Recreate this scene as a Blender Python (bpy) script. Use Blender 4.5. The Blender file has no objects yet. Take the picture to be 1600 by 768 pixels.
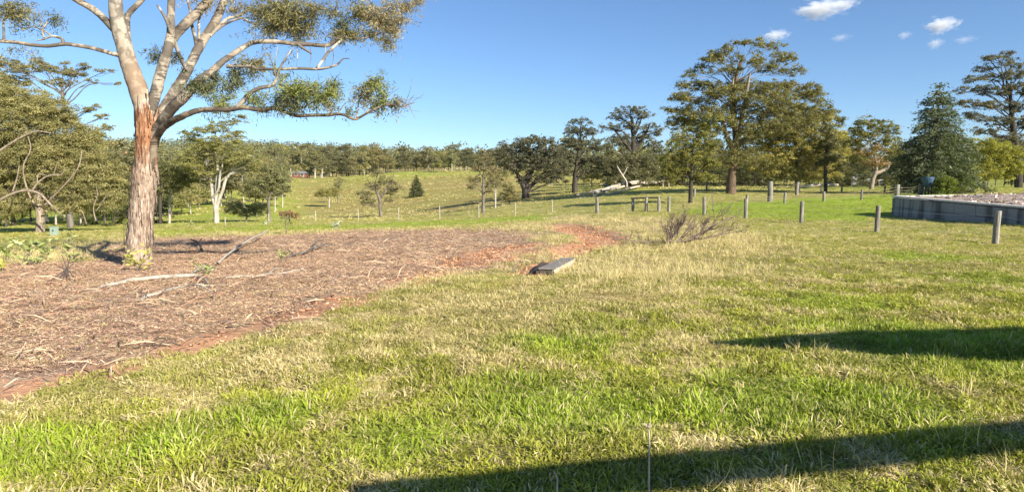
import bpy, math, random
import numpy as np
from mathutils import Vector, Matrix

random.seed(7)
rng = np.random.default_rng(11)
scene = bpy.context.scene
COL = scene.collection

# ------------------------------------------------------------------ camera
F = 1000.0                      # focal length in photo pixels (photo 1600 x 768)
EYE = 1.6
HZ = 290.0                      # image row of the horizon
PITCH = math.atan((384 - HZ) / F)
cam = bpy.data.cameras.new('camera')
cam.sensor_fit = 'HORIZONTAL'
cam.sensor_width = 36
cam.lens = 36 * F / 1600
cam.clip_start = 0.1
cam.clip_end = 20000
cam_o = bpy.data.objects.new('camera', cam)
cam_o.location = (0, 0, EYE)
cam_o.rotation_euler = (math.radians(90) - PITCH, 0, 0)
COL.objects.link(cam_o)
scene.camera = cam_o

# ------------------------------------------------------------------ sky and sun
SUN_EL = math.radians(27)
SUN_AZ = math.radians(136)      # compass angle of the sun, clockwise from +Y
to_sun = Vector((math.sin(SUN_AZ) * math.cos(SUN_EL), math.cos(SUN_AZ) * math.cos(SUN_EL), math.sin(SUN_EL)))
world = bpy.data.worlds.new('World')
scene.world = world
world.use_nodes = True
wn = world.node_tree
sky = wn.nodes.new('ShaderNodeTexSky')
sky.sky_type = 'NISHITA'
sky.sun_disc = False
sky.sun_elevation = SUN_EL
sky.sun_rotation = SUN_AZ
sky.altitude = 1000
sky.air_density = 1.0
sky.dust_density = 0.1
sky.ozone_density = 6.0
bg = wn.nodes['Background']
bg.inputs['Strength'].default_value = 0.079
wn.links.new(sky.outputs[0], bg.inputs['Color'])
sun = bpy.data.lights.new('sun', 'SUN')
sun.energy = 5.0
sun.angle = math.radians(0.5)
sun.color = (1.0, 0.93, 0.80)
sun_o = bpy.data.objects.new('sun', sun)
sun_o.rotation_euler = (-to_sun).to_track_quat('-Z', 'Y').to_euler()
sun_o.location = (60, -60, 60)
COL.objects.link(sun_o)
scene.view_settings.view_transform = 'Standard'
scene.view_settings.look = 'None'
scene.view_settings.gamma = 1.0
scene.view_settings.exposure = 1.02
scene.render.engine = 'CYCLES'
cy = scene.cycles
cy.max_bounces = 5
cy.diffuse_bounces = 3
cy.glossy_bounces = 2
cy.transmission_bounces = 3
cy.transparent_max_bounces = 6
cy.volume_bounces = 5
cy.use_denoising = True
cy.use_adaptive_sampling = True
cy.adaptive_threshold = 0.01

# ------------------------------------------------------------------ image <-> world helpers
CP, SP = math.cos(PITCH), math.sin(PITCH)
def ray(px, py):
    v = (py - 384) / F
    ry = CP - v * SP
    return ((px - 800) / F / ry, (-SP - v * CP) / ry)       # x and z per metre of depth
def at(px, py, Y):
    a, b = ray(px, py)
    return np.array([a * Y, Y, EYE + b * Y])

# ------------------------------------------------------------------ numpy noise
def _hash(ix, iy, s):
    h = (ix.astype(np.int64) * 374761393 + iy.astype(np.int64) * 668265263 + s * 144665) & 0x7fffffff
    h = ((h ^ (h >> 13)) * 1274126177) & 0x7fffffff
    return ((h ^ (h >> 16)) & 0xffff) / 65535.0
def vnoise(x, y, s=0):
    ix, iy = np.floor(x), np.floor(y)
    fx, fy = x - ix, y - iy
    fx = fx * fx * (3 - 2 * fx); fy = fy * fy * (3 - 2 * fy)
    ix = ix.astype(np.int64); iy = iy.astype(np.int64)
    a = _hash(ix, iy, s) * (1 - fx) + _hash(ix + 1, iy, s) * fx
    b = _hash(ix, iy + 1, s) * (1 - fx) + _hash(ix + 1, iy + 1, s) * fx
    return a * (1 - fy) + b * fy
def fbm(x, y, s=0, o=3):
    t, a, n = 0.0, 0.5, 0.0
    for k in range(o):
        t = t + a * vnoise(x * 2 ** k + 17.3 * k, y * 2 ** k + 5.1 * k, s + k)
        n += a; a *= 0.5
    return t / n
def sstep(a, b, x):
    t = np.clip((x - a) / (b - a), 0, 1)
    return t * t * (3 - 2 * t)

# ------------------------------------------------------------------ terrain
ZZ = 'z'
def zp(px, Y, py): return EYE + ray(px, py)[1] * Y
prof = {
 -200: [(10,-.1,ZZ),(16,-.5,ZZ),(30,383),(45,368),(80,352),(130,340),(200,312),(300,285),(450,266),(900,240),(1500,233)],
 0:    [(10,-.1,ZZ),(16,-.46,ZZ),(30,378),(45,363),(80,350),(130,335),(200,310),(300,285),(450,266),(900,240),(1500,234)],
 200:  [(10,-.1,ZZ),(16,415),(30,376),(40,362),(55,355),(80,350),(130,330),(200,307),(300,285),(450,266),(900,240),(1500,234)],
 340:  [(10,-.07,ZZ),(16,-.4,ZZ),(30,372),(45,356),(60,348),(100,331),(150,309),(220,290),(300,280),(450,266),(900,240),(1500,234)],
 500:  [(10,-.03,ZZ),(16,-.33,ZZ),(30,-.8,ZZ),(45,356),(70,343.5),(100,343),(130,338),(200,312),(280,284),(320,280),(400,282),(600,262),(900,244),(1500,237)],
 650:  [(10,0,ZZ),(16,-.28,ZZ),(30,-.7,ZZ),(45,353),(62,343),(85,341),(110,333),(160,312),(230,286),(300,268.5),(350,266),(450,270),(600,264),(900,254),(1500,248)],
 800:  [(10,0,ZZ),(16,-.22,ZZ),(30,-.52,ZZ),(45,346),(60,336),(75,325),(95,311),(140,297),(200,284),(280,268),(330,266),(450,268),(900,264),(1500,260)],
 1000: [(10,0,ZZ),(16,-.13,ZZ),(30,-.28,ZZ),(46,331),(60,314),(75,302),(110,290),(200,283),(300,276),(600,273),(1500,268)],
 1200: [(10,0,ZZ),(16,-.1,ZZ),(30,-.25,ZZ),(38,338),(50,319),(65,305),(90,294),(150,289),(300,284),(1500,274)],
 1400: [(10,0,ZZ),(16,-.1,ZZ),(27,362),(35,337),(48,314),(60,303),(90,294),(150,289),(300,285),(1500,276)],
 1600: [(10,0,ZZ),(16,-.15,ZZ),(21,383),(26,353),(40,.35,ZZ),(60,.9,ZZ),(90,1.4,ZZ),(150,289),(300,285),(1500,277)],
}
NU, NY = 161, 320
UG = np.linspace(-1.0, 0.8, NU)
LYG = np.linspace(math.log(3.0), math.log(3200.0), NY)
_cols, _us = [], []
for px in sorted(prof):
    pts = [(3.0, 0.0), (7.0, 0.0)]
    for e in prof[px]:
        pts.append((e[0], e[1]) if len(e) == 3 else (e[0], zp(px, e[0], e[1])))
    pts.append((3200.0, pts[-1][1]))
    ly = np.log([p[0] for p in pts]); zz = [p[1] for p in pts]
    c = np.interp(LYG, ly, zz)
    for _ in range(10):                                  # soften the knees
        c = np.convolve(np.pad(c, 1, mode='edge'), [.25, .5, .25], mode='valid')
    _cols.append(c); _us.append((px - 800) / F)
_cols = np.array(_cols)
TZ = np.array([np.interp(UG, _us, _cols[:, j]) for j in range(NY)]).T      # NU x NY
for _ in range(30):
    P_ = np.pad(TZ, ((1, 1), (0, 0)), mode='edge')
    TZ = .25 * P_[:-2] + .5 * P_[1:-1] + .25 * P_[2:]
def H0(x, y):
    x = np.asarray(x, float); y = np.asarray(y, float)
    yy = np.maximum(y, 3.0)
    u = np.clip(x / np.maximum(yy, 1e-3), -1.0, 0.8 - 1e-9)
    fu = (u + 1.0) / 1.8 * (NU - 1)
    fy = np.clip((np.log(yy) - LYG[0]) / (LYG[-1] - LYG[0]) * (NY - 1), 0, NY - 1.001)
    iu = np.minimum(fu.astype(int), NU - 2); iy = fy.astype(int)
    a, b = fu - iu, fy - iy
    z = (TZ[iu, iy] * (1 - a) * (1 - b) + TZ[iu + 1, iy] * a * (1 - b) + TZ[iu, iy + 1] * (1 - a) * b + TZ[iu + 1, iy + 1] * a * b)
    d = np.hypot(x, y)
    amp = np.clip(d / 40.0, 0.12, 1.0)
    z = z + (fbm(x / 3.1, y / 3.1, 3) - .5) * .16 * np.minimum(amp * 2, 1) + (fbm(x / .62, y / .62, 9, 2) - .5) * .15 * np.exp(-d / 34) * sstep(.5, 3, d)
    z = z + (fbm(x / 30, y / 30, 21, 2) - .5) * 1.2 * sstep(80, 300, d)
    return z
def gp0(px, py, lo=2.0, hi=2500.0, fn=H0):
    a, b = ray(px, py)
    Y = np.exp(np.linspace(math.log(lo), math.log(hi), 900))
    below = (EYE + b * Y) < fn(a * Y, Y)
    i = int(np.argmax(below)) if below.any() else len(Y) - 1
    y0, y1 = (Y[i - 1] if i else Y[0]), Y[i]
    for _ in range(25):
        m = .5 * (y0 + y1)
        if EYE + b * m < float(fn(a * m, m)): y1 = m
        else: y0 = m
    m = .5 * (y0 + y1)
    return np.array([a * m, m, EYE + b * m])

# zone outlines, given where they lie on the ground
def poly(pts): return np.array([gp0(*p)[:2] for p in pts])
def pdist(x, y, P):                                       # signed distance, positive inside
    x = np.asarray(x, float); y = np.asarray(y, float)
    ins = np.zeros(x.shape, bool); dm = np.full(x.shape, 1e18)
    n = len(P)
    for i in range(n):
        x0, y0 = P[i]; x1, y1 = P[(i + 1) % n]
        ex, ey = x1 - x0, y1 - y0
        t = np.clip(((x - x0) * ex + (y - y0) * ey) / (ex * ex + ey * ey + 1e-12), 0, 1)
        dm = np.minimum(dm, (x - x0 - t * ex) ** 2 + (y - y0 - t * ey) ** 2)
        c = ((y0 > y) != (y1 > y))
        xi = x0 + (y - y0) * ex / (ey if abs(ey) > 1e-12 else 1e-12)
        ins ^= c & (x < xi)
    d = np.sqrt(dm)
    return np.where(ins, d, -d)
Z_BARE = poly([(-250,660),(0,615),(60,606),(130,588),(220,566),(330,540),(420,512),(520,482),(620,450),(700,428),(780,412),(835,398),(850,382),(800,364),(700,359),(560,362),(440,368),(330,370),(250,374),(150,388),(110,408),(0,415),(-250,425)])
Z_RED = [poly(p) for p in (
    [(-60,640),(0,612),(60,597),(98,600),(60,612),(0,632)],
    [(165,592),(250,560),(330,540),(330,546),(240,568),(170,600)],
    [(330,538),(400,505),(480,484),(520,477),(505,490),(420,512)],
    [(650,440),(690,425),(705,428),(660,446)],
    [(696,416),(730,396),(795,386),(838,380),(830,397),(784,408),(742,416)],
    [(858,350),(908,350),(945,361),(980,371),(966,383),(930,388),(910,400),(876,402),(860,388),(898,376),(894,365)],
    [(800,432),(850,412),(868,420),(840,432)])]
Z_DRY = poly([(640,450),(720,425),(800,400),(840,370),(820,352),(780,345),(900,336),(1020,342),(1100,352),(1170,372),(1150,405),(1060,440),(1000,470),(900,520),(780,540),(600,545),(430,560),(330,600),(150,640),(60,640),(250,570),(480,500)])
Z_LAWN = poly([(1060,333),(1120,318),(1200,314),(1290,308),(1400,303),(1500,303),(1400,336),(1330,345),(1240,342),(1160,338)])
Z_CREST = poly([(230,372),(330,362),(440,360),(560,357),(700,352),(860,345),(860,334),(700,344),(560,350),(400,352),(230,362)])
LUSH = [(g[0], g[1], r) for g, r in ((gp0(820,625), .55), (gp0(880,650), .7), (gp0(1230,620), .6), (gp0(1180,645), .5), (gp0(1400,640), .6), (gp0(1560,560), 1.2), (gp0(640,690), .4), (gp0(420,650), .35), (gp0(20,720), .5), (gp0(1420,540), 1.2), (gp0(1560,440), 1.5), (gp0(1300,470), .9), (gp0(1450,400), 1.6), (gp0(860,525), .8), (gp0(250,700),.4))]
GULLY = Z_RED[5]
Z_EDGE = poly([(-60,618),(0,604),(60,598),(130,584),(220,563),(330,535),(420,505),(520,477),(620,446),(700,424),(780,407),(830,392)])
def zones(x, y):
    d = np.hypot(x, y)
    wob = (fbm(x * .9, y * .9, 31) - .5)
    wobf = (fbm(x * 3.3, y * 3.3, 37) - .5)
    s = np.clip(d / 14, .35, 3)
    bare = sstep(-.8, .9, pdist(x, y, Z_BARE) / s + wob * 2.4 + wobf * 1.5)
    red = np.zeros_like(d)
    for P in Z_RED:
        red = np.maximum(red, sstep(-.32, .08, pdist(x, y, P) / s + wob * .55 + wobf * .55))
    band = np.full_like(d, 1e9)
    for i in range(len(Z_EDGE) - 1):
        (x0, y0), (x1, y1) = Z_EDGE[i], Z_EDGE[i + 1]
        t = np.clip(((x - x0) * (x1 - x0) + (y - y0) * (y1 - y0)) / ((x1 - x0) ** 2 + (y1 - y0) ** 2), 0, 1)
        band = np.minimum(band, np.hypot(x - x0 - t * (x1 - x0), y - y0 - t * (y1 - y0)))
    red = np.maximum(red, .78 * sstep(.85, .15, band / s + wob * .9 + wobf * .9) * sstep(.40, .56, fbm(x * .8, y * .8, 43)))
    fringe = .85 * sstep(-2.4, -.3, pdist(x, y, Z_BARE) / s + wob * 2.0 + wobf) * sstep(2, 6, d)
    dry = sstep(-1.2, .8, pdist(x, y, Z_DRY) / s + wob * 3.0) * (.6 + .5 * sstep(.35, .6, fbm(x * .35, y * .35, 77)))
    dry = np.maximum(dry, fringe)
    lawn = sstep(-1.5, 1.5, pdist(x, y, Z_LAWN) + wob * 3.0)
    crest = sstep(-1.5, 1.5, pdist(x, y, Z_CREST) + wob * 4); dry = dry * (1 - .9 * crest)
    lush = np.maximum(lawn, .75 * crest)
    for gx, gy, r in LUSH:
        lush = np.maximum(lush, sstep(1.5, .4, np.hypot(x - gx, y - gy) / r + wob * 1.2) * .9)
    lush = lush * (1 - bare) * (1 - dry * .8)
    past = sstep(75, 105, d)
    return bare, red, dry, lush, past
def H(x, y):
    z = H0(x, y)
    x = np.asarray(x, float); y = np.asarray(y, float)
    return z - .16 * sstep(-.3, .5, pdist(x, y, GULLY))
def gp(px, py, lo=2.0, hi=2500.0): return gp0(px, py, lo, hi, H)
def gz(x, y): return float(H(np.array([x]), np.array([y]))[0])
def base_at(px, Y):                                       # ground point at column px and depth Y
    a = ray(px, 320)[0]
    return np.array([a * Y, Y, gz(a * Y, Y)])

# ------------------------------------------------------------------ mesh helpers
def make_mesh(name, V, Q, mat, tint=None, smooth=False, tris=False):
    V = np.asarray(V, np.float32).reshape(-1, 3); Q = np.asarray(Q, np.int32)
    k = 3 if tris else 4
    Q = Q.reshape(-1, k)
    me = bpy.data.meshes.new(name)
    me.vertices.add(len(V)); me.vertices.foreach_set('co', V.ravel())
    me.loops.add(Q.size); me.loops.foreach_set('vertex_index', Q.ravel())
    me.polygons.add(len(Q))
    me.polygons.foreach_set('loop_start', np.arange(0, Q.size, k, dtype=np.int32))
    me.polygons.foreach_set('use_smooth', np.full(len(Q), smooth))
    if tint is not None:
        t = np.ones((len(V), 4), np.float32); t[:, :3] = np.asarray(tint, np.float32).reshape(-1, 3)
        a = me.color_attributes.new('tint', 'FLOAT_COLOR', 'POINT'); a.data.foreach_set('color', t.ravel())
    me.update(calc_edges=True); me.validate()
    if mat: me.materials.append(mat)
    return me
def link(name, data, parent=None, loc=(0, 0, 0), rot=(0, 0, 0), scale=(1, 1, 1)):
    o = bpy.data.objects.new(name, data)
    COL.objects.link(o)
    o.location = loc; o.rotation_euler = rot; o.scale = scale
    if parent: o.parent = parent
    return o
def tag(o, label=None, cat=None, group=None, kind=None):
    if label: o['label'] = label
    if cat: o['category'] = cat
    if group: o['group'] = group
    if kind: o['kind'] = kind
    return o
def thing(name, label, cat, loc, rz=0, group=None):
    o = link(name, None, None, tuple(map(float, loc)), (0, 0, rz))
    o.empty_display_size = .2
    return tag(o, label, cat, group)
def dup(root, loc, rz=0, scale=1, label=None, group=None):
    r = root.copy(); COL.objects.link(r); r.location = loc; r.rotation_euler = (0, 0, rz)
    r.scale = scale if hasattr(scale, '__len__') else (scale,) * 3
    if label: r['label'] = label
    if group: r['group'] = group
    for ch in root.children:
        c = ch.copy(); COL.objects.link(c); c.parent = r
    return r

class MB:                                                  # quad mesh collector
    def __init__(s): s.V, s.Q, s.T, s.n = [], [], [], 0
    def add(s, V, Q, T=None):
        V = np.asarray(V, float).reshape(-1, 3)
        s.V.append(V); s.Q.append(np.asarray(Q, int).reshape(-1, 4) + s.n)
        s.T.append(np.ones((len(V), 3)) if T is None else np.broadcast_to(np.asarray(T, float), (len(V), 3)))
        s.n += len(V)
    def tube(s, pts, rad, sides=6, rough=0.0, tint=(1, 1, 1), sub=3, seed=0, wob=0.0):
        pts = np.asarray(pts, float); rad = np.asarray(rad, float)
        n = len(pts)
        if n > 2 or sub > 1:
            pts, rad = smooth_path(pts, rad, sub)
        m = len(pts)
        if wob: 
            r_ = np.random.default_rng(seed + m)
            pts[1:-1] += r_.normal(0, wob, (m - 2, 3)) * rad[1:-1, None]
        tg = np.gradient(pts, axis=0); tg /= np.linalg.norm(tg, axis=1)[:, None] + 1e-9
        up = np.array([0.31, .95, .05]) if abs(tg[0, 1]) < .8 else np.array([.95, .1, .3])
        a = np.cross(tg, up); a /= np.linalg.norm(a, axis=1)[:, None] + 1e-9
        b = np.cross(tg, a)
        ang = np.linspace(0, 2 * np.pi, sides, endpoint=False)
        R = rad[:, None] * np.ones((m, sides))
        if rough:
            r_ = np.random.default_rng(seed + 5)
            k = r_.normal(0, rough, (m, sides)); k = .5 * k + .25 * np.roll(k, 1, 1) + .25 * np.roll(k, 1, 0)
            R = R * (1 + k)
        V = pts[:, None, :] + R[:, :, None] * (np.cos(ang)[None, :, None] * a[:, None, :] + np.sin(ang)[None, :, None] * b[:, None, :])
        i = np.arange(m - 1)[:, None] * sides; j = np.arange(sides)[None, :]; j2 = (j + 1) % sides
        Q = np.stack([i + j, i + j2, i + sides + j2, i + sides + j], -1).reshape(-1, 4)
        s.add(V.reshape(-1, 3), Q, tint)
    def build(s, name, mat, parent=None, smooth=True, label=None):
        me = make_mesh(name, np.concatenate(s.V), np.concatenate(s.Q), mat, np.concatenate(s.T), smooth)
        o = link(name, me, parent)
        if label: o['label'] = label
        return o
def smooth_path(P, R, sub):
    n = len(P); t = np.linspace(0, n - 1, (n - 1) * sub + 1)
    i = np.minimum(t.astype(int), n - 2); f = (t - i)[:, None]
    p0 = P[np.maximum(i - 1, 0)]; p1 = P[i]; p2 = P[i + 1]; p3 = P[np.minimum(i + 2, n - 1)]
    out = .5 * ((2 * p1) + (-p0 + p2) * f + (2 * p0 - 5 * p1 + 4 * p2 - p3) * f ** 2 + (-p0 + 3 * p1 - 3 * p2 + p3) * f ** 3)
    return out, np.interp(t, np.arange(n), R)

def unit(v): return v / (np.linalg.norm(v, axis=-1, keepdims=True) + 1e-9)
def leaves(mb, P, D, L, W, tint, N_=None):
    P = np.asarray(P); N = len(P)
    if N == 0: return
    D = unit(D); S = unit(np.cross(D, rng.normal(0, 1, (N, 3)) if N_ is None else N_))
    L = np.broadcast_to(L, N)[:, None]; W = np.broadcast_to(W, N)[:, None]
    V = np.stack([P - D * L * .5, P + S * W * .5 - D * L * .08, P + D * L * .5, P - S * W * .5 - D * L * .08], 1)
    Q = np.arange(N * 4).reshape(-1, 4)
    mb.add(V.reshape(-1, 3), Q, np.repeat(np.broadcast_to(tint, (N, 3)), 4, 0))
def ball(n):                                               # points in a unit ball, denser to the skin
    v = unit(rng.normal(0, 1, (n, 3)))
    return v * (rng.random((n, 1)) ** (1 / 2.2))

# ------------------------------------------------------------------ materials
class NT:
    def __init__(s, name):
        s.m = bpy.data.materials.new(name); s.m.use_nodes = True
        s.t = s.m.node_tree; s.t.nodes.clear()
        s.out = s.t.nodes.new('ShaderNodeOutputMaterial')
    def n(s, typ, inp=None, **kw):
        nd = s.t.nodes.new(typ)
        for k, v in kw.items(): setattr(nd, k, v)
        for k, v in (inp or {}).items():
            if isinstance(v, bpy.types.NodeSocket): s.t.links.new(v, nd.inputs[k])
            else: nd.inputs[k].default_value = v
        return nd
    def noise(s, scale, detail=3, vec=None, rough=.55, dist=0.0):
        nd = s.n('ShaderNodeTexNoise', {'Scale': scale, 'Detail': detail, 'Roughness': rough, 'Distortion': dist})
        if vec is not None: s.t.links.new(vec, nd.inputs['Vector'])
        return nd.outputs['Fac']
    def pos(s): return s.n('ShaderNodeNewGeometry').outputs['Position']
    def obj(s): return s.n('ShaderNodeTexCoord').outputs['Object']
    def mapv(s, vec, scale): return s.n('ShaderNodeMapping', {'Vector': vec, 'Scale': scale}).outputs[0]
    def mix(s, f, a, b, typ='MIX'):
        nd = s.n('ShaderNodeMix', data_type='RGBA', blend_type=typ)
        for idx, v in ((0, f), (6, a), (7, b)):
            if isinstance(v, bpy.types.NodeSocket): s.t.links.new(v, nd.inputs[idx])
            else: nd.inputs[idx].default_value = v if idx == 0 else (*v, 1)
        return nd.outputs[2]
    def mr(s, v, a, b, c=0.0, d=1.0):
        return s.n('ShaderNodeMapRange', {'Value': v, 'From Min': a, 'From Max': b, 'To Min': c, 'To Max': d}, interpolation_type='SMOOTHSTEP').outputs[0]
    def math(s, op, a, b):
        return s.n('ShaderNodeMath', {0: a, 1: b}, operation=op).outputs[0]
    def attr(s, name, typ='GEOMETRY', out='Color'): return s.n('ShaderNodeAttribute', attribute_name=name, attribute_type=typ).outputs[out]
    def bump(s, h, strength=.5, dist=.05): return s.n('ShaderNodeBump', {'Height': h, 'Strength': strength, 'Distance': dist}).outputs[0]
    def surf(s, color, rough=.9, normal=None, spec=.2):
        p = s.n('ShaderNodeBsdfPrincipled', {'Base Color': color if isinstance(color, bpy.types.NodeSocket) else (*color, 1), 'Roughness': rough, 'Specular IOR Level': spec})
        if normal is not None: s.t.links.new(normal, p.inputs['Normal'])
        s.t.links.new(p.outputs[0], s.out.inputs['Surface'])
        return s.m

def leaf_mat(name, trans=.38, gloss=.014):
    m = NT(name)
    c = m.attr('tint')
    d = m.n('ShaderNodeBsdfDiffuse', {'Color': c})
    tc = m.mix(1.0, c, (1.25, 1.25, .55), 'MULTIPLY')
    t = m.n('ShaderNodeBsdfTranslucent', {'Color': tc})
    x = m.n('ShaderNodeMixShader', {0: trans, 1: d.outputs[0], 2: t.outputs[0]})
    g = m.n('ShaderNodeBsdfGlossy', {'Color': (1, 1, 1, 1), 'Roughness': .45})
    y = m.n('ShaderNodeMixShader', {0: gloss, 1: x.outputs[0], 2: g.outputs[0]})
    m.t.links.new(y.outputs[0], m.out.inputs['Surface'])
    return m.m
M = {}
M['leaf'] = leaf_mat('gum_leaf')
M['leaf_matt'] = leaf_mat('matt_leaf', .3, .02)

def grass_mat():
    m = NT('grass_blade')
    a = m.n('ShaderNodeSeparateColor', {0: m.attr('tint')})
    it = m.attr('gtint', 'INSTANCER')
    straw = m.mix(a.outputs[2], (.86, .73, .38), (.56, .43, .20))
    c = m.mix(a.outputs[1], it, straw)
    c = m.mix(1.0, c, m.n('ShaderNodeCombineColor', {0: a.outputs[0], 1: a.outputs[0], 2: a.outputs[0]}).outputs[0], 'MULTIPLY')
    d = m.n('ShaderNodeBsdfDiffuse', {'Color': c})
    t = m.n('ShaderNodeBsdfTranslucent', {'Color': m.mix(1.0, c, (1.2, 1.3, .6), 'MULTIPLY')})
    x = m.n('ShaderNodeMixShader', {0: .22, 1: d.outputs[0], 2: t.outputs[0]})
    g = m.n('ShaderNodeBsdfGlossy', {'Color': (1, 1, 1, 1), 'Roughness': .5})
    y = m.n('ShaderNodeMixShader', {0: .012, 1: x.outputs[0], 2: g.outputs[0]})
    m.t.links.new(y.outputs[0], m.out.inputs['Surface'])
    return m.m
M['grass'] = grass_mat()

def litter_mat():
    m = NT('bark_litter')
    c = m.mix(1.0, m.attr('tint'), m.attr('gtint', 'INSTANCER'), 'MULTIPLY')
    return m.surf(c, .9)
M['litter'] = litter_mat()

def ground_mat():
    m = NT('paddock_ground')
    p = m.pos()
    w = m.n('ShaderNodeSeparateColor', {0: m.attr('zone')})
    w2 = m.n('ShaderNodeSeparateColor', {0: m.attr('zone2')})
    n_big = m.noise(.09, 4, p); n_mid = m.noise(.9, 4, p); n_fine = m.noise(7, 4, p); n_vf = m.noise(38, 3, p, .7)
    fl = m.mapv(p, (1.0, 1.0, .2))
    # turf: straw and green mixed
    g = m.mix(n_mid, (.22, .25, .035), (.36, .36, .07))
    s = m.mix(n_fine, (.36, .29, .12), (.52, .43, .21))
    turf = m.mix(m.mr(m.math('ADD', n_fine, m.math('MULTIPLY', n_mid, .8)), .72, 1.12), g, s)
    turf = m.mix(m.mr(m.noise(2.2, 3, p), .58, .72, 0, .7), turf, (.10, .085, .035))
    soil = m.mix(n_fine, (.11, .085, .04), (.22, .175, .085))
    turf = m.mix(m.math('MULTIPLY', m.attr('bladed', out='Fac'), .8), turf, soil)
    dry = m.mix(n_fine, (.34, .255, .12), (.56, .45, .25))
    dry = m.mix(m.mr(n_mid, .52, .75, 0, .45), dry, (.19, .19, .06))
    c = m.mix(m.mr(w.outputs[2], .15, .8), turf, dry)
    lush = m.mix(n_mid, (.22, .31, .030), (.34, .41, .055))
    lush = m.mix(m.mr(n_fine, .55, .75, 0, .5), lush, (.30, .29, .10))
    c = m.mix(m.mr(w2.outputs[0], .2, .8), c, lush)
    # far paddock
    past = m.mix(m.mr(n_big, .38, .62), (.34, .27, .085), (.29, .275, .07))
    past = m.mix(m.mr(m.noise(.018, 4, p), .45, .62), past, (.34, .26, .10))
    past = m.mix(m.mr(m.noise(.4, 4, p), .5, .75, 0, .5), past, (.21, .18, .06))
    past = m.mix(m.mr(m.noise(.09, 5, m.mapv(p, (.5, 2.2, 1)), .7), .5, .68, 0, .6), past, (.36, .30, .125))
    past = m.mix(m.mr(m.noise(1.7, 3, p, .7), .60, .74, 0, .65), past, (.115, .115, .04))
    c = m.mix(w2.outputs[1], c, past)
    c = m.mix(w2.outputs[2], c, m.mix(n_mid, (.25, .33, .035), (.36, .39, .065)))
    # bare ground of bark and dead stems
    b = m.mix(n_fine, (.30, .205, .15), (.50, .37, .275))
    b = m.mix(m.mr(n_vf, .45, .7), b, (.42, .31, .21))
    b = m.mix(m.mr(n_mid, .42, .66, 0, .75), b, (.20, .125, .09))
    b = m.mix(m.mr(m.noise(.55, 4, p, .7), .5, .64, 0, .6), b, (.50, .36, .235))
    c = m.mix(w.outputs[0], c, b)
    r = m.mix(n_fine, (.46, .225, .12), (.58, .35, .215))
    r = m.mix(m.mr(n_mid, .5, .72, 0, .5), r, (.55, .36, .20))
    c = m.mix(m.mr(m.math('ADD', w.outputs[1], m.math('MULTIPLY', m.math('SUBTRACT', n_fine, .5), .9)), .35, .75), c, r)
    h = m.math('ADD', m.math('MULTIPLY', n_fine, .6), m.math('MULTIPLY', n_vf, .4))
    return m.surf(c, .95, m.bump(h, .8, .08), .1)
M['ground'] = ground_mat()

def bark_mat(name, c1, c2, c3, zs=.16, scale=9, bump=.6, spots=None):
    m = NT(name)
    o = m.obj()
    v = m.mapv(o, (1, 1, zs))
    a = m.noise(scale, 5, v, .6, .4); b = m.noise(scale * 3.3, 4, v, .6)
    c = m.mix(m.mr(a, .38, .62), c1, c2)
    c = m.mix(m.mr(b, .52, .68, 0, .7), c, c3)
    if spots: c = m.mix(m.mr(m.noise(scale * .35, 3, o), .55, .68), c, spots)
    c = m.mix(1.0, c, m.attr('tint'), 'MULTIPLY')
    return m.surf(c, .85, m.bump(m.math('ADD', a, m.math('MULTIPLY', b, .5)), bump, .03))
M['bark_pale'] = bark_mat('pale_gum_bark', (.34, .30, .245), (.47, .43, .37), (.20, .165, .13), .3, 5, .3)
M['bark_dark'] = bark_mat('dark_bark', (.045, .037, .03), (.085, .07, .057), (.025, .02, .017), .2, 6)
M['bark_grey'] = bark_mat('grey_bark', (.12, .10, .08), (.21, .18, .15), (.07, .055, .045), .2, 6)
M['dead'] = bark_mat('bleached_dead_wood', (.36, .31, .245), (.52, .46, .37), (.19, .15, .115), .5, 7, .4)
M['twig'] = bark_mat('dead_twig', (.13, .095, .078), (.25, .185, .15), (.07, .05, .042), .5, 12)
M['post'] = bark_mat('weathered_post', (.16, .145, .12), (.30, .275, .23), (.08, .07, .06), .12, 12)

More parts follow.
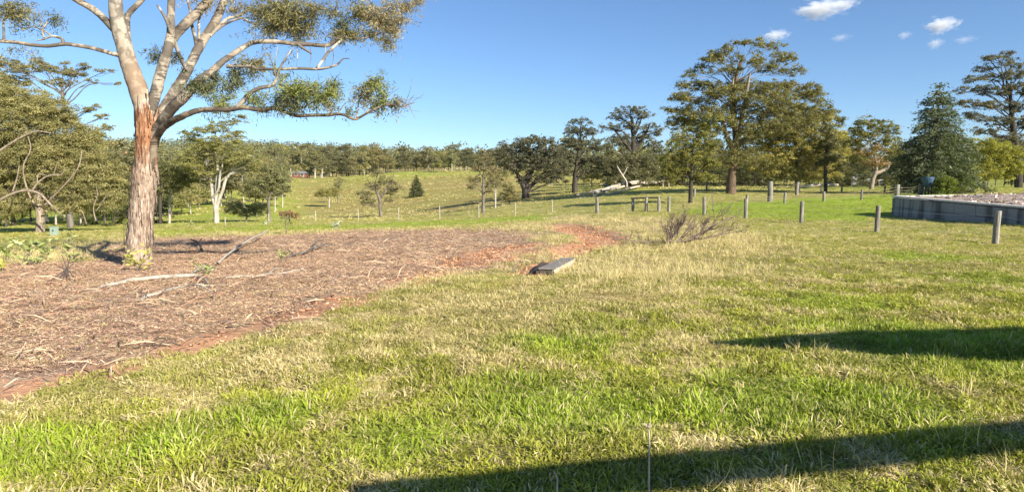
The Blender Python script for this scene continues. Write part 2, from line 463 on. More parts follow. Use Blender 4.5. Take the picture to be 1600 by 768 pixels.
def gum_trunk_mat():
    # rough red-brown flaking bark below the fork, smooth cream and grey bark above
    m = NT('flaking_gum_bark')
    o = m.obj()
    z = m.n('ShaderNodeSeparateXYZ', {0: o}).outputs[2]
    v = m.mapv(o, (1, 1, .22)); v2 = m.mapv(o, (1, 1, .5))
    a = m.noise(7, 5, v, .62, .6); b = m.noise(22, 4, v, .65, .3); k = m.noise(3.0, 4, v2, .6, .5)
    rough = m.mix(m.mr(a, .36, .6), (.20, .135, .095), (.36, .27, .20))
    rough = m.mix(m.mr(b, .50, .66), rough, (.50, .41, .32))
    rough = m.mix(m.mr(b, .46, .34), rough, (.08, .052, .038))
    red = m.mix(m.mr(a, .36, .6), (.16, .065, .033), (.34, .16, .08))
    red = m.mix(m.mr(b, .52, .66), red, (.48, .32, .19))
    red = m.mix(m.mr(b, .44, .34), red, (.07, .035, .025))
    hz = m.math('ADD', z, m.math('MULTIPLY', m.math('SUBTRACT', k, .5), 1.6))
    low = m.mix(m.mr(hz, 2.2, 3.0), rough, red)
    sm = m.mix(m.mr(k, .35, .65), (.33, .285, .23), (.49, .445, .38))
    sm = m.mix(m.mr(m.noise(3.5, 4, o), .47, .58, 0, .85), sm, (.16, .145, .125))
    sm = m.mix(m.mr(b, .62, .72, 0, .55), sm, (.24, .19, .15))
    hz2 = m.math('ADD', z, m.math('MULTIPLY', m.math('SUBTRACT', a, .5), 1.9))
    up = m.mix(m.mr(hz2, 4.7, 5.7), m.mix(.38, sm, (.46, .29, .17)), sm)
    c = m.mix(m.mr(hz2, 3.75, 4.0), low, up)
    c = m.mix(1.0, c, m.attr('tint'), 'MULTIPLY')
    st = m.mr(hz2, 3.6, 4.1, .6, .15)
    bn = m.n('ShaderNodeBump', {'Height': m.math('ADD', a, b), 'Strength': st, 'Distance': .05}).outputs[0]
    return m.surf(c, .8, bn)
M['gum_bark'] = gum_trunk_mat()
def limb_mat():
    m = NT('smooth_limb_bark')
    o = m.obj()
    k = m.noise(3.0, 4, m.mapv(o, (1, 1, .5)), .6, .5); b = m.noise(14, 4, o, .65)
    sm = m.mix(m.mr(k, .35, .65), (.30, .255, .20), (.47, .42, .345))
    sm = m.mix(m.mr(m.noise(2.6, 4, o), .44, .53, 0, .9), sm, (.13, .113, .095))
    sm = m.mix(m.mr(m.noise(1.6, 5, m.mapv(o, (1, 1, 3.2)), .7, .8), .54, .60, 0, .85), sm, (.075, .06, .05))
    sm = m.mix(m.mr(b, .56, .68, 0, .7), sm, (.13, .10, .08))
    sm = m.mix(1.0, sm, m.attr('tint'), 'MULTIPLY')
    return m.surf(sm, .75, m.bump(b, .25, .02))
M['limb'] = limb_mat()

def concrete_mat():
    m = NT('stained_concrete')
    o = m.pos()
    st = m.noise(1.3, 4, m.mapv(o, (1, 1, .06)), .6); n = m.noise(6, 5, o)
    c = m.mix(n, (.21, .205, .20), (.33, .325, .315))
    c = m.mix(m.mr(st, .47, .60, 0, .85), c, (.085, .083, .085))
    c = m.mix(m.mr(m.noise(.8, 3, m.mapv(o, (1, 1, .1))), .55, .7, 0, .6), c, (.40, .37, .34))
    return m.surf(c, .9, m.bump(n, .3, .02))
M['concrete'] = concrete_mat()
def simple(name, c1, c2, scale=6, rough=.85, zs=1, bump=.3, spec=.2):
    m = NT(name); n = m.noise(scale, 4, m.mapv(m.obj(), (1, 1, zs)))
    M[name] = m.surf(m.mix(m.mr(n, .35, .65), c1, c2), rough, m.bump(n, bump, .02), spec)
simple('cap', (.44, .41, .37), (.58, .55, .50))
simple('wire', (.42, .42, .41), (.5, .5, .49), 20, .5)
simple('picket', (.33, .30, .23), (.44, .40, .31), 9, .6)
simple('slab_top', (.17, .15, .13), (.27, .245, .215), 9)
simple('slab_lit_side', (.40, .34, .25), (.54, .47, .36), 9)  # paler tone for the sunlit flank, sunlight put into the colour
simple('slab_shade_dark', (.05, .04, .03), (.11, .085, .065), 12)  # dark tone put in for shade on the slab's end and beside it
simple('blue', (.045, .08, .15), (.08, .14, .24), 5, .45)
simple('dark_metal', (.03, .032, .038), (.06, .06, .065), 9, .6)
simple('green_box', (.24, .32, .25), (.30, .38, .31), 5, .6)
simple('brick_wall', (.15, .06, .045), (.22, .09, .065), 5)
simple('pale_wall', (.60, .57, .52), (.72, .69, .64), 5)
simple('roof_tile', (.38, .16, .10), (.48, .22, .14), 6)
simple('roof_grey', (.17, .175, .18), (.25, .255, .26), 3, .7)
simple('roof_blue', (.13, .20, .30), (.18, .26, .36), 3, .6)
simple('glass_dark', (.02, .025, .03), (.04, .045, .05), 3, .12, spec=.6)
simple('timber', (.22, .17, .12), (.34, .27, .19), 8, .8, .2)
simple('clod', (.045, .035, .022), (.09, .068, .04), 30, .95, 1, .8)
def chip_mat():
    m = NT('wood_chip_mulch')
    p = m.pos(); a = m.noise(3.2, 5, p, .7); b = m.noise(13, 4, p, .7)
    c = m.mix(m.mr(b, .35, .65), (.27, .19, .155), (.56, .46, .41))
    c = m.mix(m.mr(a, .52, .68, 0, .8), c, (.13, .095, .085))
    return m.surf(c, .95, m.bump(b, 1.0, .1))
M['chip'] = chip_mat()

# ------------------------------------------------------------------ ground sheet
def build_ground():
    th = np.concatenate([np.linspace(-math.pi, -.95, 40, endpoint=False), np.linspace(-.95, .95, 380, endpoint=False), np.linspace(.95, math.pi, 40, endpoint=False)])
    r = np.concatenate([[0.4, .9, 1.5, 2.0, 2.4], np.exp(np.linspace(math.log(2.7), math.log(60), 190)), np.exp(np.linspace(math.log(61.5), math.log(1700), 118))])
    T, R = np.meshgrid(th, r, indexing='ij')
    X, Y = R * np.sin(T), R * np.cos(T)
    xf, yf = X.ravel(), Y.ravel()
    zf = H(xf, yf)
    nt, nr = T.shape
    i = np.arange(nt)[:, None] * nr; i2 = ((np.arange(nt) + 1) % nt)[:, None] * nr; j = np.arange(nr - 1)[None]
    Q = np.stack([i + j, i + j + 1, i2 + j + 1, i2 + j], -1).reshape(-1, 4)[:, ::-1]
    V = np.stack([xf, yf, zf], 1)
    # close the middle with a small cap of quads
    c = len(V); V = np.vstack([V, [[0, 0, float(H(np.array([0.]), np.array([0.]))[0])]]])
    k = np.arange(0, nt, 2)
    capq = np.stack([np.full(len(k), c), k * nr, ((k + 1) % nt) * nr, ((k + 2) % nt) * nr], 1)[:, ::-1]
    Q = np.vstack([Q, capq])
    me = make_mesh('ground', V, Q, M['ground'], None, True)
    ba, re, dr, lu, pa = zones(V[:, 0], V[:, 1])
    d = np.hypot(V[:, 0], V[:, 1])
    ridge = sstep(240, 285, d) * sstep(-.36, -.2, V[:, 0] / np.maximum(V[:, 1], 1)) * sstep(420, 380, d) * .8
    ridge = np.maximum(ridge, sstep(170, 230, d) * sstep(-.30, -.36, V[:, 0] / np.maximum(V[:, 1], 1)) * .6)
    ridge = np.maximum(ridge, .9 * sstep(48, 68, d) * sstep(-.30, -.37, V[:, 0] / np.maximum(V[:, 1], 1)) * sstep(260, 200, d))
    right = sstep(-.02, .2, V[:, 0] / np.maximum(V[:, 1], 1)) * sstep(70, 100, d) * .6
    for nm, arr in (('zone', (ba, re, dr)), ('zone2', (lu, pa * (1 - .0 * lu), np.maximum(ridge, right)))):
        t = np.ones((len(V), 4), np.float32); t[:, 0], t[:, 1], t[:, 2] = arr
        a = me.color_attributes.new(nm, 'FLOAT_COLOR', 'POINT'); a.data.foreach_set('color', t.ravel())
    a = me.attributes.new('bladed', 'FLOAT', 'POINT'); a.data.foreach_set('value', sstep(22, 9, d).astype(np.float32))
    tag(link('ground', me), kind='structure')
build_ground()

# ------------------------------------------------------------------ grass, litter (uncountable)
def clump(name, nb, rad, h0, h1, w, lean, curl, dry, shade=(.55, 1.0), flat=0.0, seed=0):
    r = np.random.default_rng(seed)
    V, Q, T = [], [], []
    n = 0
    for k in range(nb):
        a = r.uniform(0, 2 * math.pi); rr = rad * math.sqrt(r.random())
        p = np.array([rr * math.cos(a), rr * math.sin(a), -.01])
        b = a + r.normal(0, .9)
        out = np.array([math.cos(b), math.sin(b), 0]); side = np.array([-out[1], out[0], 0])
        tw = r.uniform(0, math.pi); side = side * math.cos(tw) + out * math.sin(tw)
        h = r.uniform(h0, h1); ln = abs(r.normal(lean, .25)); cu = r.normal(curl, .25)
        up = np.array([0, 0, 1.0]); ang = ln
        dr = 1.0 if r.random() < dry else r.uniform(0, .35)
        br = r.uniform(.8, 1.15); bw = w * r.uniform(.7, 1.2)
        for s in range(4):
            f = s / 3
            ww = bw * (1 - .85 * f ** 1.6) * .5
            V += [p - side * ww, p + side * ww]
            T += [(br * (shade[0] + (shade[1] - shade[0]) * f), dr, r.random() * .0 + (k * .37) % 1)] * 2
            d = up * math.cos(ang) + out * math.sin(ang)
            p = p + d * h / 3; p[2] = max(p[2], .008)
            ang += cu * .6
            if s: Q.append((n + s * 2 - 2, n + s * 2 - 1, n + s * 2 + 1, n + s * 2))
        n += 8
    return bpy.data.objects.new(name, make_mesh(name, V, Q, M['grass'], T, False))
def litter_clump(name, nb, rad, l0, l1, w0, w1, seed):
    r = np.random.default_rng(seed); V, Q, T = [], [], []
    for k in range(nb):
        a = r.uniform(0, 6.28); rr = rad * math.sqrt(r.random()); c = np.array([rr * math.cos(a), rr * math.sin(a), r.uniform(.002, .016)])
        b = r.uniform(0, 6.28); el = r.normal(0, .16)
        d = np.array([math.cos(b) * math.cos(el), math.sin(b) * math.cos(el), math.sin(el)]); s = np.array([-math.sin(b), math.cos(b), r.normal(0, .5)])
        s /= np.linalg.norm(s); l = r.uniform(l0, l1) / 2; w = r.uniform(w0, w1) / 2
        m = np.array([0, 0, r.uniform(0, .3) * l])
        V += [c - d * l - s * w * .5, c - d * l + s * w * .5, c + s * w + m, c - s * w + m, c + d * l + s * w * .3, c + d * l - s * w * .3]
        i = k * 6; Q += [(i, i + 1, i + 2, i + 3), (i + 3, i + 2, i + 4, i + 5)]
        base = np.array(((.27, .185, .13), (.44, .33, .23), (.13, .088, .065), (.56, .45, .32), (.30, .175, .12), (.23, .18, .15), (.19, .14, .11))[r.integers(7)])
        T += [base * r.uniform(.8, 1.2)] * 6
    return bpy.data.objects.new(name, make_mesh(name, V, Q, M['litter'], T, False))

def scatter(name, label, protos, x, y, scale, idx, tint, tilt=.12, dz=0.0):
    n = len(x)
    z = H(x, y) + dz
    me = bpy.data.meshes.new(name)
    me.vertices.add(n); me.vertices.foreach_set('co', np.stack([x, y, z], 1).astype(np.float32).ravel())
    rot = np.stack([rng.normal(0, tilt, n), rng.normal(0, tilt, n), rng.uniform(0, 6.283, n)], 1)
    a = me.attributes.new('rot', 'FLOAT_VECTOR', 'POINT'); a.data.foreach_set('vector', rot.astype(np.float32).ravel())
    a = me.attributes.new('scl', 'FLOAT_VECTOR', 'POINT'); a.data.foreach_set('vector', scale.astype(np.float32).ravel())
    a = me.attributes.new('idx', 'INT', 'POINT'); a.data.foreach_set('value', idx.astype(np.int32))
    t = np.ones((n, 4), np.float32); t[:, :3] = tint
    a = me.attributes.new('gtint', 'FLOAT_COLOR', 'POINT'); a.data.foreach_set('color', t.ravel())
    c = bpy.data.collections.new(name + '_clumps')
    for p in protos: c.objects.link(p)
    o = link(name, me)
    tag(o, label, kind='stuff')
    ng = bpy.data.node_groups.new(name + '_scatter', 'GeometryNodeTree')
    ng.interface.new_socket('Geometry', in_out='INPUT', socket_type='NodeSocketGeometry')
    ng.interface.new_socket('Geometry', in_out='OUTPUT', socket_type='NodeSocketGeometry')
    N = ng.nodes; L = ng.links
    gi = N.new('NodeGroupInput'); go = N.new('NodeGroupOutput')
    ci = N.new('GeometryNodeCollectionInfo'); ci.inputs['Collection'].default_value = c
    ci.inputs['Separate Children'].default_value = True; ci.inputs['Reset Children'].default_value = True
    ip = N.new('GeometryNodeInstanceOnPoints'); ip.inputs['Pick Instance'].default_value = True
    for nm, typ, sock in (('rot', 'FLOAT_VECTOR', 'Rotation'), ('scl', 'FLOAT_VECTOR', 'Scale'), ('idx', 'INT', 'Instance Index')):
        na = N.new('GeometryNodeInputNamedAttribute'); na.data_type = typ; na.inputs['Name'].default_value = nm
        L.new(na.outputs['Attribute'], ip.inputs[sock])
    L.new(gi.outputs[0], ip.inputs['Points']); L.new(ci.outputs[0], ip.inputs['Instance']); L.new(ip.outputs[0], go.inputs[0])
    mod = o.modifiers.new('scatter', 'NODES'); mod.node_group = ng
    return o

def sample_fan(n, y0, y1, umax=.98, power=1.0):
    # random ground points, evenly spread over area inside a wide fan
    yy = np.sqrt(rng.uniform(y0 ** 2, y1 ** 2, n))
    uu = rng.uniform(-umax, umax, n)
    return uu * yy, yy
def grass_tint(x, y, lush, dry):
    n1 = fbm(x * .5, y * .5, 51); n2 = rng.random(len(x)); n3 = fbm(x * 2.5, y * 2.5, 57, 2)
    g0 = np.array([.25, .31, .014]); g1 = np.array([.56, .57, .052]); gl = np.array([.30, .43, .014])
    c = g0 + (g1 - g0) * (n1 * .6 + n2 * .4)[:, None]
    lush = lush * np.where(np.hypot(x, y) > 9, .55, 1.0); c = c * (1 - lush[:, None]) + gl * lush[:, None]
    yel = np.array([.44, .40, .12])
    c = c + (yel - c) * (dry * .7)[:, None]
    return c * (.6 + .8 * n3)[:, None]
WALL_A = gp(1393, 337); WALL_B = gp(1600, 352)
WALL_D = unit((WALL_B - WALL_A)[:2])
WALL_N = np.array([-WALL_D[1], WALL_D[0]]);  WALL_N = WALL_N if WALL_N[0] > 0 else -WALL_N
def in_pad(x, y):
    rx, ry = x - WALL_A[0], y - WALL_A[1]
    return (rx * WALL_N[0] + ry * WALL_N[1] > -.05) & (rx * WALL_D[0] + ry * WALL_D[1] > -.5)
def build_grass():
    G = 'short turf grass, green and straw mixed'
    P = []
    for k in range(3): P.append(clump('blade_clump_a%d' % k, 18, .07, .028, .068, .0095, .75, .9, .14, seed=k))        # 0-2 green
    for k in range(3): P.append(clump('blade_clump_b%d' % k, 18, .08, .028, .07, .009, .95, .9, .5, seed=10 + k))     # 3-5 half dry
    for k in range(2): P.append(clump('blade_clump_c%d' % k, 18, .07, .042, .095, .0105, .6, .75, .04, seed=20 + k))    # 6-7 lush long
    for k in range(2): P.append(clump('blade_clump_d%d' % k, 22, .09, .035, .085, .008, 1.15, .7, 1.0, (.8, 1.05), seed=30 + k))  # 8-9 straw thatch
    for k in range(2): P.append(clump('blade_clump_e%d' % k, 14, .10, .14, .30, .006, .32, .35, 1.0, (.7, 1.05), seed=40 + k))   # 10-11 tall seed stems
    X, Y, S = [], [], []
    for n, y0, y1, s, um in ((84000, 1.0, 6.5, .9, 1.7), (74000, 6.5, 12, .92, 1.3), (68000, 12, 24, 1.1, 1.08), (44000, 24, 46, 1.6, .98), (22000, 46, 80, 2.3, .98)):
        x, y = sample_fan(n, y0, y1, um); X.append(x); Y.append(y); S.append(np.full(n, s))
    X, Y, S = map(np.concatenate, (X, Y, S))
    ba, re, dr, lu, pa = zones(X, Y)
    keep = rng.random(len(X)) < np.clip(1 - .84 * ba - .93 * re, .0, 1)
    keep &= ~in_pad(X, Y)
    X, Y, S, dr, lu, ba = X[keep], Y[keep], S[keep], dr[keep], lu[keep], ba[keep]
    n = len(X); d = np.hypot(X, Y)
    nz = fbm(X * 2.9, Y * 2.9, 61); nb = fbm(X * .45, Y * .45, 71)
    idx = rng.integers(0, 3, n)
    pd = np.clip((nz - .5) * 3.2 + .30 + (nb - .5) * 1.2 + .45 * dr - .7 * lu + .3 * sstep(5, 12, d), .03, .97)
    half = rng.random(n) < pd; idx[half] = 3 + rng.integers(0, 3, half.sum())
    th = (rng.random(n) < np.clip((nz - .55) * 4.2 + .07, .0, .6) * (1 - lu)); idx[th] = 8 + rng.integers(0, 2, th.sum())
    ls = rng.random(n) < lu * .8 * (d < 8.5); idx[ls] = 6 + rng.integers(0, 2, ls.sum())
    tall = rng.random(n) < np.clip(.26 * dr * sstep(8, 12, d) * (fbm(X * .4, Y * .4, 81) * 1.6 - .35), 0, 1) + .0005; idx[tall] = 10 + rng.integers(0, 2, tall.sum())
    bm = ba > .5; idx[bm] = np.where(rng.random(bm.sum()) < .8, 8, 4)
    hs = S * rng.uniform(.7, 1.25, n) * np.where(bm, .55, 1.0)
    vs = hs * np.where(d > 24, .42, np.where(d > 12, .62, 1.0)) * (.75 + .5 * nb)
    tuf = fbm(X * 4.5, Y * 4.5, 63, 2); vs *= .35 + 1.3 * sstep(.3, .72, tuf); hs = hs * (.8 + .4 * tuf)
    vs = np.where(tall, .9 * rng.uniform(.6, 1.1, n), vs)
    lawn = sstep(-1, 1, pdist(X, Y, Z_LAWN)); vs *= (1 - .6 * lawn)
    scatter('grass', G, P, X, Y, np.stack([hs, hs, vs], 1), idx, grass_tint(X, Y, lu, dr), .28)
    # dead stems and bark flakes on the bare earth
    LP = [litter_clump('litter_clump_a%d' % k, 64, .22, .015, .09, .003, .009, 60 + k) for k in range(4)]
    X, Y, S = [], [], []
    for n, y0, y1, s in ((9000, 4, 9, .8), (30000, 9, 20, .85), (24000, 20, 45, 1.25)):
        x, y = sample_fan(n, y0, y1, 1.05); X.append(x); Y.append(y); S.append(np.full(n, s))
    X, Y, S = map(np.concatenate, (X, Y, S))
    ba, re, dr, lu, pa = zones(X, Y)
    keep = (rng.random(len(X)) < ba * (1 - np.clip(1.5 * re, 0, 1)) * .8); X, Y, S = X[keep], Y[keep], S[keep]
    n = len(X); tf = sstep(.32, .68, .6 * fbm(X * .7, Y * .7, 91) + .4 * fbm(X * 2.6, Y * 2.6, 95))[:, None]; b = (np.array([1.5, 1.42, 1.38]) * (1 - tf) + np.array([1.75, 1.68, 1.5]) * tf) * rng.uniform(.88, 1.12, (n, 1))
    s = S * rng.uniform(.7, 1.3, n)
    scatter('bark_litter', 'dry brown litter of stems and bark on bare ground', LP, X, Y, np.stack([s, s, s * 1.0], 1), rng.integers(0, 4, n), b * np.array([1.04, .99, .94]))
build_grass()
def extra_cover():
    SP = [litter_clump('stick_clump_%d' % k, 9, .5, .12, .55, .008, .022, 80 + k) for k in range(4)]
    Y = np.sqrt(rng.uniform(5 ** 2, 42 ** 2, 9000)); X = rng.uniform(-1.05, .3, 9000) * Y
    ba, re, dr, lu, pa = zones(X, Y); keep = rng.random(9000) < ba * .8 * fbm(X * .6, Y * .6, 101) * 1.3; X, Y = X[keep], Y[keep]; n = len(X)
    s_ = rng.uniform(.6, 1.25, n)
    scatter('stick_litter', 'small sticks and bark strips strewn over the bare ground', SP, X, Y, np.stack([s_, s_, s_], 1), rng.integers(0, 4, n), rng.uniform(.55, 1.5, (n, 1)) * np.array([1.0, .93, .86]), .1, .012)
    CP_ = [litter_clump('crumb_clump_%d' % k, 40, .2, .012, .045, .010, .032, 120 + k) for k in range(3)]
    Y = np.sqrt(rng.uniform(6 ** 2, 34 ** 2, 60000)); X = rng.uniform(-1.0, .25, 60000) * Y
    ba, re, dr, lu, pa = zones(X, Y); keep = rng.random(60000) < np.clip(re * 1.5 - .35, 0, 1) * .15 * fbm(X * 1.5, Y * 1.5, 131) * 1.4; X, Y = X[keep], Y[keep]; n = len(X)
    s_ = rng.uniform(.7, 1.7, n)
    scatter('soil_crumbs', 'crumbled red earth along the bare edge', CP_, X, Y, np.stack([s_, s_, s_], 1), rng.integers(0, 3, n), rng.uniform(1.1, 1.7, (n, 1)) * np.array([1.4, 1.0, .74]), .1)
    TP = [clump('tussock_%d' % k, 22, .12, .05, .11, .02, .7, .7, .55, (.7, 1.0), seed=90 + k) for k in range(3)]
    n = 30000; Y = np.sqrt(rng.uniform(78 ** 2, 320 ** 2, n)); X = rng.uniform(-.6, .45, n) * Y
    c = fbm(X / 9, Y / 9, 111); keep = rng.random(n) < sstep(.42, .62, c); X, Y = X[keep], Y[keep]; n = len(X)
    s_ = rng.uniform(1.5, 4.5, n) * (.6 + Y / 260)
    t = np.array([.50, .44, .12]) + (np.array([.40, .44, .08]) - np.array([.50, .44, .12])) * rng.random((n, 1)); t *= rng.uniform(.75, 1.15, (n, 1))
    scatter('pasture_tussocks', 'low tussocks dotted over the far paddock', TP, X, Y, np.stack([s_ * 1.6, s_ * 1.6, s_ * .8], 1), rng.integers(0, 3, n), t, .1)
extra_cover()

# ------------------------------------------------------------------ trees
OLIVE = ((.105, .100, .030), (.185, .165, .055))
GREY = ((.085, .088, .045), (.150, .150, .085))
DARK = ((.048, .055, .026), (.095, .098, .045))
GREEN = ((.075, .100, .024), (.15, .17, .045))
YELLOW = ((.15, .155, .028), (.25, .235, .05))
CONIF = ((.035, .060, .034), (.080, .105, .060))
BROWN = ((.17, .105, .05), (.28, .19, .10))
def tints(n, pal, base=None):
    a, b = np.array(pal[0]) * 1.46, np.array(pal[1]) * 1.6
    f = rng.random((n, 1)) if base is None else .72 * base + .28 * rng.random((n, 1))
    return (a + (b - a) * f) * rng.uniform(.92, 1.08, (n, 1))
def pads_for(blobs, psize, fill):
    """Umbrella-shaped leaf pads spread through ellipsoids; blobs are (cx,cy,cz,rx,ry,rz)."""
    out = []; psize = psize * .84
    for bi, (cx, cy, cz, rx, ry, rz) in enumerate(blobs):
        n = max(5, int(2.15 * fill * (rx * rz) / (psize * psize * .5)))
        p = ball(n) * 1.16
        p[:, 2] = np.where(p[:, 2] < -.6, -p[:, 2] * .5, p[:, 2])
        P = p * [rx, ry, rz] + [cx, cy, cz]
        for q in P: out.append((bi, q, psize * rng.uniform(.55, 1.4)))
    return out
def pad_leaves(mb, pads, pal, L, W, dens, flat=.45, droop=.5):
    for bi, c, r in pads:
        n = max(8, int(1.05 * dens * rng.uniform(.75, 1.25)))
        p = ball(n); p[:, 2] = np.abs(p[:, 2]) * 1.0 - .20 - .55 * (p[:, 0] ** 2 + p[:, 1] ** 2)
        sx, sy = rng.uniform(.8, 1.25, 2)
        tl = rng.normal(0, .28, 2)
        p[:, 2] += p[:, 0] * tl[0] + p[:, 1] * tl[1]
        P = c + p * [r * sx, r * sy, r * flat * 1.3]
        nl = n // 9; P[:nl] = c + rng.normal(0, .8, (nl, 3)) * r * [1, 1, .7]
        D = rng.normal(0, 1, (n, 3)); D[:, 2] -= droop
        t = tints(n, pal, rng.random()) * rng.uniform(.82, 1.2)
        leaves(mb, P, D, .86 * L * rng.uniform(.65, 1.35, n), .86 * W * rng.uniform(.7, 1.3, n), t, (P - c) / r * 1.0 + [0, 0, .55] + rng.normal(0, .55, (n, 3)))
def branchwork(mb, trunk_pts, trunk_r, blobs, pads, share=.5, tint=(1, 1, 1), limb_scale=.42):
    limb_scale = limb_scale * 2.3 / math.sqrt(len(blobs) + 2); share *= .6
    T = np.asarray(trunk_pts, float)
    Ts, Rs = smooth_path(T, np.asarray(trunk_r, float), 5)
    ends = []
    for bi, b in enumerate(blobs):
        c = np.array(b[:3]); tip = c + [0, 0, -.15 * b[5]]
        low = Ts[:, 2] < c[2] - .15 * abs(c[2] - T[0, 2])
        low[:max(1, len(Ts) // 4)] = False
        d = np.linalg.norm(Ts - c, axis=1) + np.abs(Ts[:, 2] - c[2]) * -.3
        d = np.where(low, d, 1e9)
        k = int(np.argmin(d)) if low.any() else int(len(Ts) * .6)
        k = max(0, min(k, len(Ts) - 2)); s = Ts[k]; v = tip - s
        mid = s + v * .5 + np.array([0, 0, .10 * np.linalg.norm(v)]) + rng.normal(0, .06, 3) * np.linalg.norm(v)
        r0 = min(Rs[k] * .6, Rs[0] * limb_scale)
        mb.tube([s, s + v * .22 + rng.normal(0, .03, 3) * np.linalg.norm(v), mid, tip], [r0, r0 * .85, r0 * .6, r0 * .3], 6, 0, tint, 3)
        ends.append((mid, tip, r0))
    for bi, c, r in pads:
        if rng.random() > share: continue
        mid, tip, r0 = ends[bi]
        s = mid + (tip - mid) * rng.random()
        v = c - s
        m = s + v * .5 + np.array([0, 0, -.08 * np.linalg.norm(v)]) + rng.normal(0, .07, 3) * np.linalg.norm(v)
        mb.tube([s, m, c], [r0 * .3, r0 * .2, r0 * .08], 4, 0, tint, 2)
def px_tree(name, label, base, Y, trunk, blobs, pal, bark, psize=9, dens=70, fill=1.0, leaf=(3.2, 1.3), flat=.56, droop=.75,
            share=.5, group=None, limbs=(), cat='tree', depth=.85, pals=None, limb_scale=.42, mat='leaf', bark_tint=(1, 1, 1), trunk_tint=None):
    """A tree measured in photo pixels at its own distance Y and built as a solid round tree there."""
    if Y is None:
        g = gp(*base); Y = g[1]
    else: g = base_at(base[0], Y)
    k = Y / F                                             # metres per photo pixel at that distance
    bx, by = base
    def loc(px, py, dy=0.0): return at(px, py, Y + dy) - g
    root = thing(name, label, cat, g, 0, group)
    tp = [loc(p[0], p[1], (p[3] if len(p) > 3 else 0) * k) for p in trunk]; tr = [p[2] * k for p in trunk]
    tp[0][2] = min(tp[0][2], 0) - .3
    B = [(*loc(b[0], b[1], (b[4] if len(b) > 4 else rng.normal(0, .25) * b[2]) * k), b[2] * k, b[2] * k * depth, b[3] * k) for b in blobs]
    pads = pads_for(B, psize * k, fill)
    tb = MB(); tb.tube(tp, tr, 10, .06, trunk_tint or bark_tint, 4, 3)
    for lm in limbs:
        tb.tube([loc(p[0], p[1], (p[3] if len(p) > 3 else 0) * k) for p in lm], [p[2] * k for p in lm], 7, .04, bark_tint, 4, 4)
    branchwork(tb, tp, tr, B, pads, share, bark_tint, limb_scale)
    tb.build('trunk', M[bark], root)
    cb = MB()
    if pals:
        for bi, p in pals.items(): pad_leaves(cb, [q for q in pads if q[0] == bi], p, leaf[0] * k, leaf[1] * k, dens, flat, droop)
        pads = [q for q in pads if q[0] not in pals]
    pad_leaves(cb, pads, pal, leaf[0] * k, leaf[1] * k, dens, flat, droop)
    cb.build('crown', M[mat], root, smooth=False)
    return root

